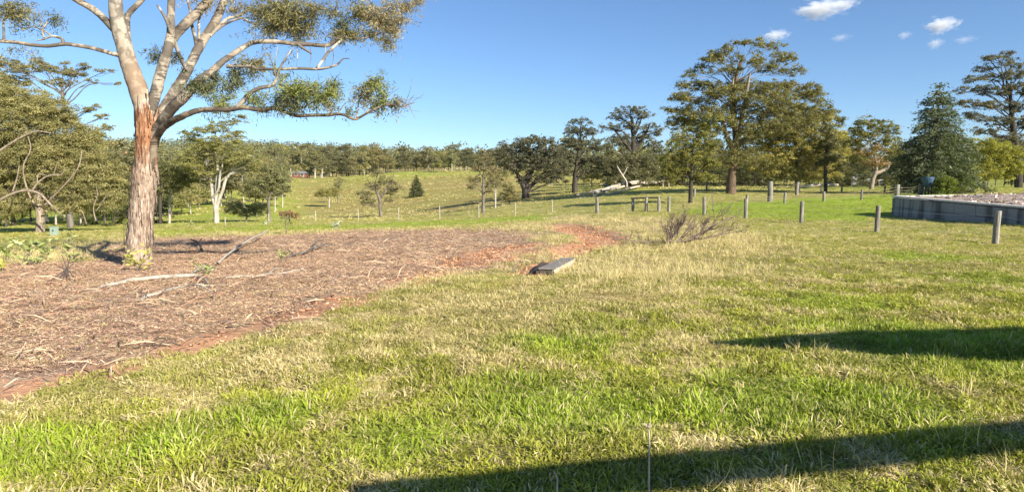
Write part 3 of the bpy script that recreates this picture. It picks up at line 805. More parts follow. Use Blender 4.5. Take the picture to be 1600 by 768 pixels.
# --- the big gum in the left foreground, limb by limb
def build_gum():
    g = gp(216, 416); Y = g[1]; k = Y / F
    root = thing('gum_tree', 'large foreground gum tree with flaking red-brown trunk and pale spreading limbs', 'tree', g)
    def loc(px, py, dy=0.0): return at(px, py, Y + dy) - g
    tb = MB()
    tr = [(217,436,30),(216,420,26),(217,400,22.5),(218,370,21),(220,345,20),(223,315,19.5),(225,292,20.5),(227,272,20.5),(228,255,18.5),(229,235,17),(229,210,18),(229,188,18.5),(230,170,18),(229,156,14)]
    tb.tube([loc(a, b) for a, b, _ in tr], [c * k * .88 for _, _, c in tr], 30, .03, (1, 1, 1), 7, 2)
    # flakes of bark standing off the trunk
    for q in range(110):
        z = rng.uniform(.2, 4.35); a = rng.uniform(0, 6.283)
        py = 416 - z / k
        cx = np.interp(-py, [-t[1] for t in tr], [t[0] for t in tr]); rr = np.interp(-py, [-t[1] for t in tr], [t[2] for t in tr]) * k
        c = loc(cx, py) + np.array([math.cos(a), math.sin(a), 0]) * rr * 1.0
        o = np.array([math.cos(a), math.sin(a), 0]); t = np.array([-math.sin(a), math.cos(a), 0])
        h = rng.uniform(.10, .36); w = rng.uniform(.008, .026); lift = rng.uniform(.004, .03)
        tb.add([c - t * w + [0, 0, h], c + t * w + [0, 0, h], c + t * w * .8 + o * lift - [0, 0, h], c - t * w * .6 + o * lift - [0, 0, h]], [(0, 1, 2, 3)],
               np.array((1, 1, 1)) * rng.uniform(.55, 1.25))
    tb.build('trunk', M['gum_bark'], root)
    # dangling strips of bark below the fork
    for px, py, ln in ((215,150,22),(211,138,18),(217,158,14),(213,188,10),(244,172,10),(213,204,14)):
        p = loc(px, py, -.1); sb = MB()
        sb.tube([p, p + [-.03, -.04, -ln * k * .5], p + [-.01, -.08, -ln * k]], [.02, .014, .004], 4, 0, (.5, .38, .3), 3)
        sb.build('hanging_bark', M['bark_dark'], root)
    def limb(pts, mat='limb', sides=14, rough=.035, tint=(.88, .85, .81), wob=.03, name='limb'):
        mb = MB(); mb.tube([loc(p[0], p[1], p[3] if len(p) > 3 else 0) for p in pts], [p[2] * k * (.93 if mat == 'gum' else .78) for p in pts], sides, .02 if mat == 'gum' else rough, tint, 6, int(pts[0][0]), .012 if mat == 'gum' else wob)
        return mb
    jobs = []
    L1 = limb([(229,195,15),(226,172,15),(218,146,15),(209,120,14),(201,98,13),(194,72,12.5),(187,48,12),(182,22,11),(180,-5,10),(180,-60,9,.3),(188,-130,7,.6),(184,-200,4,.6)], 'gum')
    L1.build('leader', M['gum_bark'], root)
    b = limb([(190,58,7),(178,46,7),(164,31,6.5),(146,15,6.2),(120,0,6,-.3),(84,-24,5,-.6),(40,-60,3.5,-1)]); b.build('limb', M['limb'], root)
    b = limb([(196,88,5),(184,86,4.2,-.1),(165,81,3.9,-.2),(143,75,3.8,-.3),(120,71,3.6,-.4),(101,69,3.6,-.5),(74,72,3.4,-.5),(48,70,3.4,-.6),(22,66,3.4,-.7),(-4,64,3.3,-.8),(-60,58,2.5,-1)])
    b.tube([loc(99,69,-.5), loc(97,61,-.5), loc(90,58,-.5), loc(80,57,-.5), loc(70,61,-.5), loc(55,64,-.5)], np.array([2.6,2.2,2,1.6,1.3,.6]) * k, 6)
    b.tube([loc(82,57,-.5), loc(75,52,-.5), loc(65,46,-.5), loc(52,42,-.5), loc(35,44,-.5), loc(15,34,-.5)], np.array([1.5,1.3,1.2,1,.8,.4]) * k, 5)
    b.tube([loc(69,59,-.5), loc(66,48,-.5), loc(72,38,-.5), loc(76,30,-.5), loc(88,28,-.5), loc(96,16,-.5)], np.array([1.5,1.4,1.2,1,.7,.3]) * k, 5)
    b.tube([loc(66,40,-.5), loc(62,25,-.5), loc(58,12,-.5)], np.array([1,.7,.3]) * k, 5)
    b.tube([loc(6,65,-.7), loc(6,48,-.7), loc(6,32,-.7), loc(14,15,-.7)], np.array([2,1.7,1.5,.8]) * k, 5)
    b.build('limb', M['limb'], root)
    b = limb([(200,72,6,.2),(199,52,6,.3),(198,34,6,.4),(201,22,5.5,.4),(212,10,5,.4),(224,-4,5,.4),(240,-40,4,.5)]); b.build('limb', M['limb'], root)
    b = limb([(233,182,10,-.1),(240,158,10,-.1),(246,135,10.5,-.1),(251,115,10,-.1),(257,95,9.5,-.1),(263,75,9,-.1),(267,50,7.5,0),(267,25,7,.1),(268,0,7,.1),(268,-50,6,.3),(275,-120,4,.4)]); b.build('limb', M['limb'], root)
    b = limb([(262,80,7,-.1),(270,62,8,.1),(281,47,9,.3),(296,32,9,.5),(312,16,8.5,.7),(328,-2,8,.9),(350,-40,6,1.2)], tint=(.62, .58, .54)); b.build('limb', M['limb'], root)
    b = limb([(233,212,8,.1),(240,194,8.5,.2),(252,175,9.5,.3),(264,156,9.5,.4),(276,138,10,.5),(291,114,9.5,.7),(300,95,9,.8),(310,76,9,.9),(322,56,9,1.0),(334,38,8.5,1.1),(345,15,8,1.2),(354,-10,7.5,1.3),(370,-60,6,1.5)])
    b.tube([loc(308,78,.9), loc(305,60,.85), loc(300,40,.8), loc(297,15,.8), loc(290,-10,.8)], np.array([3.2,2.8,2.5,2.2,1.5]) * k, 7)
    b.tube([loc(312,76,.9), loc(311,55,.9), loc(311,35,.9), loc(314,15,.9)], np.array([2.6,2.3,2,1.2]) * k, 7)
    b.tube([loc(291,108,.5), loc(281,88,.3), loc(273,66,.1), loc(266,48,-.15), loc(258,28,-.2), loc(246,8,-.2)], np.array([3.4,3,2.8,2.6,2.2,1.5]) * k, 7)
    b.tube([loc(328,56,1.0), loc(342,42,1.1), loc(356,29,1.2), loc(372,25,1.3), loc(385,18,1.4), loc(402,8,1.5)], np.array([3.2,3,2.7,2.4,1.8,1]) * k, 7)
    b.tube([loc(338,48,1.1), loc(352,38,1.1), loc(368,31,1.1), loc(380,29,1.1), loc(392,36,1.1), loc(400,40,1.1)], np.array([2.2,2,1.8,1.6,1.2,.7]) * k, 6)
    b.build('limb', M['limb'], root)
    b = limb([(236,240,7,0),(240,215,8.5,-.03),(248,197,9.5,-.12),(259,182,10,-.3),(272,166,10,-.5),(287,151,9.8,-.6),(301,136,9.5,-.6),(317,122,7.5,-.6),(333,110,6.5,-.5),(347,97,6,-.4),(358,89,5.6,-.3),(370,81,5.2,-.2),(384,72,4.6,0),(398,66,4.4,.1),(425,65,4.2,.2),(458,68,4.2,.3),(488,70,4,.4),(512,71,4,.5),(524,63,3.8,.5),(536,57,3.4,.6),(552,61,2.4,.7),(575,58,1.8,.8),(605,48,1,.9)])
    b.tube([loc(354,104,-.4), loc(368,103,-.4), loc(390,104,-.4), loc(410,108,-.4), loc(440,108,-.4), loc(468,107,-.3), loc(495,108,-.3), loc(515,105,-.3), loc(528,100,-.3), loc(536,92,-.3), loc(546,92,-.3)], np.array([3,2.8,2.4,2.2,2.2,2.2,2.2,1.8,1.4,1,.5]) * k, 7)
    b.tube([loc(495,107,-.3), loc(503,96,-.1), loc(512,83,.2), loc(524,71,.4), loc(534,62,.5)], np.array([2.2,2.1,2.1,2,1.6]) * k, 7)
    b.tube([loc(466,70,.3), loc(476,77,.3), loc(487,84,.3)], np.array([2.4,2,1.2]) * k, 6)
    for px in (485, 464, 508, 520):
        b.tube([loc(px,72,.35), loc(px+1,90,.3), loc(px-1,104,.2)], np.array([.8,.7,.5]) * k, 4)
    b.build('limb', M['limb'], root, True)
    b = limb([(233,310,3,-.02),(235,285,6,-.05),(237,260,7,-.08),(239,236,7.5,-.1),(244,216,7.2,-.18),(255,200,6.6,-.45),(268,190,6.4,-.75),(284,182,6,-1.0),(299,176,5.2,-1.1),(314,172,4.8,-1.1),(336,171,4.5,-1.2),(359,171,4.5,-1.2),(380,168,4.3,-1.2),(400,171,4,-1.2),(415,172,3.8,-1.2),(426,169,3.8,-1.2),(442,173,3.6,-1.2),(456,179,3.2,-1.2),(468,181,3.1,-1.3),(490,180,2.9,-1.3),(511,180,2.8,-1.4),(528,178,2.6,-1.4),(538,180,2.4,-1.5),(547,184,2.4,-1.5),(556,186,2.4,-1.5),(566,181,2.1,-1.5),(577,175,1.9,-1.6),(596,166,1.5,-1.6),(615,164,1.2,-1.6),(630,166,.9,-1.6),(648,160,.4,-1.6)], tint=(.62, .56, .5))
    b.tube([loc(370,169,-1.2), loc(382,155,-1.2), loc(394,143,-1.2), loc(408,137,-1.2), loc(424,134,-1.2), loc(432,124,-1.2), loc(436,110,-1.2), loc(444,95,-1.1), loc(455,78,-1)], np.array([3.6,3.2,3,2.8,2.5,2.2,1.8,1.4,.7]) * k, 7)
    b.tube([loc(432,124,-1.2), loc(428,108,-1.2), loc(422,90,-1.2), loc(412,74,-1.2)], np.array([1.2,1,.8,.4]) * k, 5)
    b.tube([loc(432,124,-1.2), loc(430,105,-1.1), loc(431,88,-1.1), loc(434,72,-1)], np.array([1.2,1,.8,.4]) * k, 5)
    b.tube([loc(436,172,-1.2), loc(448,166,-1.2), loc(462,167,-1.1), loc(475,167,-1.1), loc(488,160,-1.1), loc(500,155,-1.1)], np.array([1.9,1.7,1.5,1.3,.9,.4]) * k, 6)
    b.tube([loc(513,180,-1.4), loc(513,168,-1.4), loc(514,154,-1.4)], np.array([1.3,1.1,.6]) * k, 5)
    b.tube([loc(527,178,-1.4), loc(534,168,-1.4), loc(541,160,-1.4)], np.array([1.1,.9,.5]) * k, 5)
    b.tube([loc(557,185,-1.5), loc(559,172,-1.5), loc(561,158,-1.5), loc(570,145,-1.5)], np.array([1.4,1.2,1,.5]) * k, 5)
    b.tube([loc(570,179,-1.5), loc(580,168,-1.5), loc(592,161,-1.5), loc(600,150,-1.5)], np.array([1.1,.9,.7,.3]) * k, 5)
    for s in range(26):                                    # fine leafless tips on the far right
        x = rng.uniform(600, 640); p = loc(x, 165, -1.6)
        q = p + [rng.uniform(.0, .45), rng.normal(0, .15), rng.normal(.08, .16)]
        b.tube([p, (p + q) / 2 + rng.normal(0, .04, 3), q], np.array([.45,.35,.2]) * k, 3)
    b.build('limb', M['limb'], root)
    # foliage, one part per hanging clump
    GO = ((.115, .115, .052), (.235, .21, .105)); GD = ((.060, .070, .038), (.14, .148, .075)); GG = ((.105, .13, .04), (.23, .235, .075)); GP = ((.17, .15, .085), (.30, .25, .15))
    clumps = [ (312,132,26,15,GD,900,-.7),(346,152,24,18,GG,800,-.6),(365,122,16,14,GD,450,-.4),(332,118,20,10,GD,500,-.5),(395,97,22,17,GO,800,0),(372,110,14,10,GD,350,-.2),
      (425,26,32,28,GO,2000,.4),(462,30,34,34,GO,2400,.6),(445,5,40,24,GO,1700,.3),(488,8,22,20,GO,500,.4),(400,12,20,18,GO,450,1.3),(365,8,26,14,GP,400,1.3),(320,4,24,12,GP,300,.9),
      (462,135,30,17,GG,1300,-1.2),(495,143,26,18,GG,900,-1.3),(438,152,20,15,GD,700,-1.2),(522,134,18,13,GG,500,-1.3),(460,155,22,12,GD,500,-1.2),(515,160,12,8,GO,120,-1.3),(400,148,22,18,GG,500,-1.0),(440,110,10,8,GG,120,-1.1),
      (574,142,22,17,GO,700,-1.5),(597,150,18,17,GG,520,-1.5),(583,124,20,11,GG,420,-1.5),(615,156,10,9,GO,150,-1.5),(545,172,8,6,GG,90,-1.4),
      (535,35,18,18,GD,600,.7),(528,52,14,9,GO,380,.6),(548,48,14,11,GO,420,.7),(560,14,26,18,GO,800,.8),(590,20,34,26,GP,1700,.9),(615,34,26,22,GP,1000,1.0),(602,62,15,11,GO,340,.9),(572,46,16,9,GO,350,.8),(630,4,26,16,GP,600,1.0),(655,-6,22,10,GP,300,1.0),(520,12,18,16,GO,350,.6),
      (243,86,13,14,GD,340,.3),(272,85,8,13,GD,180,.3),
      (16,14,22,20,GO,900,-.7),(42,10,16,14,GO,250,-.6),(84,18,16,10,GD,140,-.5),(94,30,10,8,GD,60,-.5),(70,32,12,9,GD,50,-.5),(34,36,18,9,GD,90,-.5),(20,74,18,6,GO,110,-.8),(50,80,14,5,GO,50,-.7),
      (200,-140,80,50,GO,1500,.4),(60,-90,60,40,GO,900,-.8),(330,-110,80,50,GO,1500,1),(460,-70,70,35,GO,1300,.6),(280,-210,90,50,GO,1500,.3),(560,-40,60,25,GO,900,.8),(110,-190,70,40,GO,800,0)]
    for px, py, rx, ry, pal, n, dy in clumps:
        mb = MB(); c = loc(px, py, dy)
        ns = max(6, n // 20)
        e = c + [0, 0, -ry * k * .75]
        sp = rng.normal(0, .62, (ns, 3)) * [rx * k, rx * k * .8, ry * k] + c + [0, 0, ry * k * .08]
        per = int(n * 1.4 / ns)
        pt = rng.uniform(.75, 1.25, (ns, 1))
        for q, f in zip(sp, pt):
            s0 = e + (q - e) * rng.uniform(.1, .45) + rng.normal(0, .05, 3)
            dq = q - s0; ln = np.linalg.norm(dq); dr = rng.uniform(.08, .22)
            tq = rng.beta(1.6, 1.2, per)[:, None] * 1.25
            m = s0 + dq * tq + [0, 0, 1] * (-dr * tq ** 2) + rng.normal(0, 1, (per, 3)) * [.055, .055, .045]
            D = rng.normal(0, .75, (per, 3)) + unit(dq) * .5; D[:, 2] -= .75
            leaves(mb, m, D, .110 * rng.uniform(.65, 1.4, per), .0175 * rng.uniform(.7, 1.4, per), tints(per, pal) * f)
            if rng.random() < .5:
                mb.tube([s0, (s0 + q) / 2 + rng.normal(0, .04, 3), q - [0, 0, dr]], [.007, .005, .0025], 3, 0, (.15, .115, .09), 2)
        mb.build('foliage', M['leaf'], root, smooth=False)
build_gum()

# --- the dense gum at the left edge
px_tree('gum_tree', 'dense olive gum tree filling the left edge with layered crown', (62, 363), None,
    [(62,365,7),(63,345,6.5),(62,325,6,0),(58,300,5.5,4),(50,270,5,6),(40,230,4,8),(30,180,3,8),(20,140,2,8)],
    [(-60,240,60,90,20),(0,230,60,60,20),(60,215,55,48,14),(45,168,46,28,18),(20,150,40,30,24),(110,235,48,42,10),(140,270,42,36,8),(95,285,50,32,4),(150,310,34,22,8),(115,322,36,18,0),(40,320,36,18,4),(10,335,40,16,2),(-20,300,45,30,6),(20,285,40,25,14),(170,290,22,28,16),(90,185,36,26,14),(130,215,28,24,14),(170,265,20,20,10),(182,310,14,16,14),(150,285,24,20,6),(120,300,30,20,-4),(80,255,44,40,-6),(20,255,50,40,-4),(60,180,44,30,2),(0,170,40,34,4)],
    ((.135, .128, .050), (.265, .235, .10)), 'bark_grey', 12.0, 88, 1.5, (4.0, 1.3), .48, .3, .35, limbs=(
      [(0,312,1.77,-70),(18,303,1.84,-70),(35,298,1.84,-70),(52,299,1.70,-70),(64,304,1.56,-68),(74,314,1.36,-66),(88,328,0.95,-64),(96,334,0.54,-64)],
      [(50,298,1.36,-70),(58,287,1.22,-70),(70,277,1.16,-70),(84,273,1.02,-70),(97,272,0.82,-70),(101,262,0.54,-70)],
      [(58,287,0.82,-70),(60,272,0.75,-70),(72,274,0.54,-70)],[(60,330,1.50,-40),(44,300,1.36,-46),(36,262,1.09,-52),(48,232,0.82,-56),(40,205,0.48,-58)],[(70,320,1.36,-30),(100,290,1.22,-40),(122,262,0.95,-44),(128,235,0.61,-46)],[(150,345,0.82,-20),(146,325,0.75,-22),(152,305,0.61,-24),(150,290,0.41,-24)],[(135,350,0.88,-10),(128,330,0.75,-14),(112,316,0.54,-16)],[(150,330,0.61,-22),(162,312,0.54,-24),(172,300,0.34,-24)],[(84,273,0.68,-70),(88,258,0.54,-70),(92,248,0.34,-70)],
      [(-10,242,1.70,-60),(15,225,1.63,-60),(38,212,1.50,-60),(58,205,1.09,-60),(80,208,0.68,-60)],[(20,298,1.09,-70),(26,280,0.95,-70),(30,258,0.54,-70)]), bark_tint=(1.7, 1.6, 1.45))
px_tree('gum_tree', 'tall thin-crowned gum with flat leaf pads against the sky behind the left edge gum', (110, 352), 58,
    [(110,354,5),(108,300,4.5),(104,240,4),(100,180,3),(98,150,2),(96,125,1.4)],
    [(105,112,26,7),(70,108,22,7),(35,108,22,8),(8,125,28,14),(92,128,22,7),(118,118,16,6),(130,103,10,5),(102,98,10,3),(58,97,16,6),(12,100,22,10),(165,111,13,4),(185,130,6,2.5),(142,127,9,4),(135,172,12,6),(158,182,14,6),(166,200,12,7),(148,215,16,9),(150,165,7,3)],
    ((.125, .115, .045), (.22, .19, .085)), 'bark_grey', 5.5, 60, 1.0, (2.6, 1.0), .4, .3, .8)
# --- middle left
px_tree('gum_tree', 'white-trunked gum forking low in front of the green slope', (379-41, 348), None,
    [(338,350,4.6),(338,335,4.2),(337,322,4),(333,310,2.8,2),(331,292,2.4,4),(327,272,2,6),(322,255,1.2,8)],
    [(318,232,34,16),(350,228,36,16),(380,248,26,18),(300,255,24,20),(345,258,34,22),(395,262,16,14),(325,275,28,16),(300,215,14,9),(366,191,20,5),(340,196,24,6),(318,203,20,7),(352,205,24,5),(368,213,18,5),(300,207,14,5),(375,182,8,2.5)],
    ((.125, .125, .040), (.23, .21, .075)), 'bark_pale', 7.5, 70, 1.0, (3.0, 1.1), .34, .25, .6, limbs=(
      [(338,325,3.2),(342,312,2.8),(348,297,2.5),(353,280,2.3),(362,270,2.1),(374,262,1.9),(385,255,1.6),(396,245,.9)],
      [(337,320,3),(338,300,2.6),(339,280,2.4),(340,258,2),(336,236,1.4)],[(333,308,2),(341,296,1.9,-6),(343,280,1.7,-8),(345,262,1.2,-8)],[(338,280,1.6),(346,266,1.4),(348,250,1)]))
px_tree('gum_tree', 'slender gum with thin white leaning trunk just right of the big trunk', (264, 332), 66,
    [(264,334,2),(265,315,1.9),(267,302,1.8),(272,292,1.6),(278,284,1.2)], [(272,272,26,16),(255,282,14,14),(290,285,20,14),(262,298,18,10),(300,275,18,16)],
    ((.115, .11, .04), (.20, .18, .075)), 'bark_pale', 6.5, 60, 1.1, (2.8, 1.1), limbs=([(266,305,1.4),(262,292,1.3),(260,278,.9)],))
px_tree('gum_tree', 'dark-stemmed gum close to the right side of the big trunk', (250, 338), 62,
    [(250,340,2.6),(250,315,2.4),(252,295,2),(254,275,1.4)], [(252,285,20,16),(246,300,14,12),(258,265,18,12)], ((.08, .085, .035), (.16, .15, .06)), 'bark_dark', 6.5, 60, 1.1, (2.8, 1.1))
px_tree('gum_tree', 'rounded grey-green gum with pale bent stem beside the picket fence', (420, 341), 60,
    [(421,343,2.6),(420,328,2.3),(420,312,2.2),(424,300,1.8),(428,290,1.2)], [(412,288,26,14),(430,275,20,11),(402,300,18,12),(438,290,14,12),(425,262,16,8)],
    ((.105, .11, .05), (.20, .19, .09)), 'bark_grey', 6, 66, 1.3, (2.6, 1.1), limbs=([(420,312,1.8),(412,304,1.4),(404,300,.8)],))
px_tree('shrub', 'low grey-green spreading shrub right of the white-trunked gum', (385, 342), 63, [(385,344,1.5),(385,335,1.2),(384,325,.8)],
    [(375,328,22,9),(396,334,22,8),(365,318,14,6),(405,324,12,7)], ((.14, .14, .07), (.24, .23, .12)), 'bark_grey', 5, 60, 1.3, (2.4, 1.0), cat='shrub')
px_tree('shrub', 'small brown dead bush beside the stem of the rounded gum', (452, 342), 62, [(452,344,1.2),(452,338,1),(451,332,.6)],
    [(452,334,9,6),(441,335,7,4),(462,338,7,4)], BROWN, 'bark_dark', 4, 50, 1.2, (2.2, .9), cat='shrub')
# --- paddock trees
px_tree('gum_tree', 'half-bare gum with pale forked limbs in the paddock left of the small conifer', (594, 337), 100,
    [(595,339,2.8),(594,325,2.5),(593,312,2.3),(589,300,2),(586,285,1.3)], [(570,305,13,9),(578,318,9,8),(585,292,14,8),(608,300,14,9),(604,284,14,7),(622,292,10,6),(590,272,12,7),(566,316,6,7),(612,312,8,5)],
    ((.10, .095, .045), (.19, .165, .085)), 'bark_grey', 4.5, 42, .85, (2.1, .9), .5, .5, .9, limbs=([(593,312,1.6),(600,300,1.4),(606,290,1.1),(612,276,.6)],[(590,302,1.3),(582,292,1),(574,280,.6)],[(604,294,1),(612,284,.8),(616,270,.4)]))
px_tree('umbrella_tree', 'small round umbrella-crowned tree with a pale stem on the paddock slope', (514, 315), 150,
    [(514,316,1.2),(514,309,1),(513,303,.7)], [(508,300,13,6),(520,299,14,6.5),(512,304,15,4),(498,305,7,4)], ((.15, .15, .045), (.24, .21, .075)), 'bark_pale', 4, 50, 1.4, (1.8, .8))
px_tree('gum_tree', 'thin wispy young gum right of the umbrella-crowned tree', (528, 310), 165,
    [(528,311,.9),(528,300,.8),(527,290,.5)], [(527,292,8,8),(531,283,8,7),(522,300,5,5)], ((.15, .14, .07), (.25, .22, .12)), 'bark_grey', 3, 26, .9, (1.7, .7))
px_tree('gum_tree', 'sparse gum with brown tinted stem in front of the paddock fence line', (755, 322), 68,
    [(755,324,3),(755,308,2.5),(755,290,2.1),(756,270,1.6),(757,252,1)], [(757,252,15,10),(748,264,12,8),(768,268,14,10),(742,282,12,8),(772,284,12,9),(738,292,8,7),(757,240,10,7),(764,296,8,7)],
    ((.115, .10, .05), (.21, .175, .09)), 'bark_grey', 4.8, 44, .95, (2.2, .9), .5, .5, .8)
px_tree('gum_tree', 'slim young gum with pale thin stem right of the sparse brown-stemmed gum', (774, 318), 80,
    [(774,319,1.5),(774,305,1.3),(775,288,.9),(776,278,.6)], [(776,278,13,8),(785,288,10,8),(768,290,9,7),(788,272,10,7)], ((.125, .115, .05), (.21, .185, .085)), 'bark_pale', 4.5, 44, 1, (2.2, .9))
px_tree('shrub', 'bushy rounded shrub left of the dark spreading tree', (796, 316), 84, [(796,317,1.2),(796,308,1),(796,300,.7)], [(795,303,13,10),(803,308,9,7),(788,309,8,6),(797,293,9,6)],
    ((.125, .115, .05), (.22, .19, .09)), 'bark_dark', 4.5, 50, 1.3, (2.2, .9), cat='shrub')
px_tree('dark_tree', 'dark spreading tree with low black forked trunk beyond the fence', (821, 310), None,
    [(822,312,6.5),(821,303,5.5),(819,294,4.2),(814,284,3.4),(808,270,2.6),(802,255,1.6)],
    [(792,240,20,14),(812,232,26,14),(840,228,28,14),(862,240,20,16),(872,262,18,16),(850,256,26,18),(822,258,28,18),(796,262,18,14),(846,278,22,10),(870,280,12,10),(818,280,14,8),(788,226,9,5),(830,218,16,6),(858,222,14,6)],
    ((.060, .060, .034), (.125, .118, .07)), 'bark_dark', 6, 60, 1.05, (2.6, 1.15), .45, .5, .6, limbs=([(822,300,4),(830,290,3.4),(842,281,2.8),(858,274,1.8),(868,268,1)],[(821,298,3.6),(826,280,3),(834,262,2.4),(842,240,1.2)]))
px_tree('dark_tree', 'tall airy dark tree with a straight trunk left of the bleached log heap', (898, 301), None,
    [(898,303,5),(898,290,4.4),(899,274,3.8),(902,255,3.2),(905,232,2.5),(908,205,1.6)],
    [(909,190,18,6),(898,203,18,8),(920,206,20,9),(885,222,16,10),(905,228,20,10),(930,228,16,11),(880,245,16,11),(905,252,22,12),(932,250,18,12),(885,268,14,9),(918,268,16,9),(940,262,9,9),(874,232,8,6)],
    ((.060, .062, .036), (.135, .13, .075)), 'bark_dark', 5.2, 52, .95, (2.5, 1.1), .5, .45, .9, limbs=([(899,284,2.6),(906,276,2.2),(916,268,1.5),(926,258,.8)],))
px_tree('dark_tree', 'tall open-crowned tree with visible dark limbs behind the bleached log heap', (988, 292), None,
    [(988,294,5),(988,270,4.6),(989,245,4.2),(990,222,3.6),(989,200,2.8),(987,182,1.8)],
    [(985,172,24,6),(968,182,18,7),(1004,180,20,8),(955,200,16,8),(980,196,20,8),(1012,202,18,9),(1002,218,18,9),(960,218,14,8),(1022,225,14,10),(1030,205,8,10),(975,214,12,6)],
    ((.075, .075, .042), (.155, .14, .08)), 'bark_dark', 5, 46, .82, (2.4, 1.05), .5, .45, 1.0, limbs=([(989,240,3),(978,226,2.4),(966,210,1.8),(956,198,1)],[(990,236,3),(1002,222,2.5),(1010,206,1.8),(1016,192,1)],[(989,216,2),(996,202,1.6),(1002,186,.9)]))
px_tree('dark_tree', 'low dense bushy dark tree standing over the bleached log heap', (978, 293), 98,
    [(978,295,3),(979,280,2.5),(980,262,1.6)], [(960,258,20,13),(985,252,24,14),(1010,255,18,14),(970,274,24,12),(1000,276,22,12),(952,272,10,10),(1020,270,10,9)],
    ((.060, .062, .030), (.15, .14, .07)), 'bark_dark', 6, 60, 1.25, (2.6, 1.15))
px_tree('slim_tree', 'slim dark-stemmed tree with glossy yellow-tipped crown in front of the huge gum', (1079, 317), None,
    [(1079,319,3.6),(1079,300,3.1),(1080,280,2.8),(1081,258,2.3),(1083,235,1.6),(1084,215,1)],
    [(1085,205,22,12),(1065,225,22,14),(1100,225,22,16),(1055,248,22,14),(1085,246,26,16),(1108,256,16,14),(1045,268,14,12),(1070,268,22,10),(1098,276,18,9),(1052,282,10,6),(1110,190,18,14)],
    ((.065, .075, .022), (.20, .18, .045)), 'bark_dark', 6.2, 56, 1.0, (2.9, 1.4), .5, .5, .6)
dome = []
for _ in range(46):
    y = rng.uniform(66, 190); w = np.interp(y, [62, 72, 85, 105, 130, 160, 190], [30, 58, 78, 98, 114, 126, 134])
    x = rng.uniform(-1, 1); x = math.copysign(abs(x) ** .75, x)
    dome.append((1172 + x * w * .93, y + 12 * x * x, rng.uniform(11, 18), rng.uniform(4, 6.5), rng.choice([-1, 1]) * rng.uniform(.5, 1) * w * .5 * math.sqrt(max(0, 1 - x * x))))
px_tree('gum_tree', 'huge spreading gum with brown butt and high domed crown on the right', (1142, 303), None,
    [(1142,306,9),(1142,296,7.6),(1143,280,6.6),(1145,260,6.2),(1149,238,5.6),(1150,215,4.6,3),(1147,190,5,5),(1145,160,4,6),(1150,120,3,6),(1160,90,2,6)],
    [(1150,68,18,4.5,6),(1178,66,20,5,0),(1205,74,24,7,-4),(1135,82,16,6,4),(1110,96,20,5,0),(1090,112,18,6,4),(1165,92,24,7,-8),(1225,92,20,8,6),(1242,112,16,9,0),(1200,108,28,9,8),(1140,110,24,8,-10),(1070,135,18,6,6),(1052,152,16,6,-4),(1044,172,12,7,0),(1100,135,24,10,10),(1130,140,24,10,-14),(1165,135,26,12,12),(1200,140,30,14,-8),(1240,142,26,14,8),(1268,150,18,13,0),(1090,165,24,12,-10),(1120,175,24,12,-18),(1070,190,20,12,4),(1165,170,22,12,-12),(1200,175,30,16,-16),(1242,175,30,16,-4),(1280,178,22,14,4),(1302,175,10,5,0),(1110,205,24,14,-18),(1185,205,26,16,-20),(1050,195,12,10,0),(1130,230,22,14,-14),(1165,235,18,10,-16),(1125,255,14,8,-6),(1150,152,24,12,-20),(1182,150,26,12,-22),(1218,158,26,13,-18),(1110,152,20,11,-18),(1080,180,18,11,-12),(1145,190,24,12,-22),(1170,210,24,12,-24),(1210,200,28,14,-20),(1255,195,26,14,-12),(1062,215,16,10,-6),(1150,250,18,9,-20),(1180,255,20,9,-18),(1100,238,18,10,-18),(1065,150,14,8,-8)] + dome,
    ((.092, .088, .030), (.185, .168, .062)), 'bark_grey', 7, 64, 1.0, (3.0, 1.2), .55, .4, .55, limbs=(
      [(1149,240,5,-6),(1140,222,4,-10),(1132,200,3.2,-12),(1128,178,2.4,-12)],[(1150,225,4.5,-8),(1156,205,4,-12),(1160,180,3.4,-12),(1166,150,2.4,-10),(1172,115,1.4,-8)],
      [(1149,235,4,0),(1165,215,3.4,0),(1185,192,2.6,0),(1205,160,1.6,0)],[(1148,200,3,-4),(1143,170,2.6,-8),(1144,140,2,-8),(1148,105,1.2,-6)]), bark_tint=(1.5, 1.42, 1.3), limb_scale=.30, trunk_tint=(.75, .62, .5))
px_tree('olive_tree', 'broad olive-green gum with drooping foliage right of the huge gum', (1246, 298), 74,
    [(1246,300,4),(1246,285,3.6),(1246,268,3.2),(1245,245,2.8),(1243,220,2)],
    [(1238,195,34,16,-4),(1268,208,32,18,0),(1212,215,32,18,-10),(1240,222,36,18,-14),(1282,232,24,18,0),(1200,242,28,16,-12),(1232,248,36,16,-18),(1266,254,32,16,-10),(1292,258,18,14,0),(1190,262,22,12,-8),(1222,270,32,10,-16),(1252,276,32,9,-14),(1280,276,18,8,-6),(1290,188,22,13,4),(1306,212,17,14,2),(1270,176,24,13,0),(1312,242,14,14,-2),(1225,182,24,13,-6),(1300,270,16,9,-4),(1255,232,30,16,-20),(1205,228,24,14,-14)],
    ((.14, .135, .036), (.29, .25, .08)), 'bark_grey', 7, 66, 1.05, (3.0, 1.25), .5, .6, .4)
px_tree('dark_tree', 'narrow dark-stemmed tree between the broad olive gum and the leaning pale trunk', (1290, 300), None,
    [(1290,301,2.9),(1290,285,2.6),(1290,262,2.3),(1291,235,1.8),(1293,205,1)], [(1294,205,14,12),(1300,225,16,14),(1286,232,14,14),(1304,248,14,12),(1288,252,14,10),(1312,190,8,9),(1310,262,10,7)],
    ((.065, .065, .028), (.14, .13, .05)), 'bark_dark', 6, 60, 1.1, (2.8, 1.2))
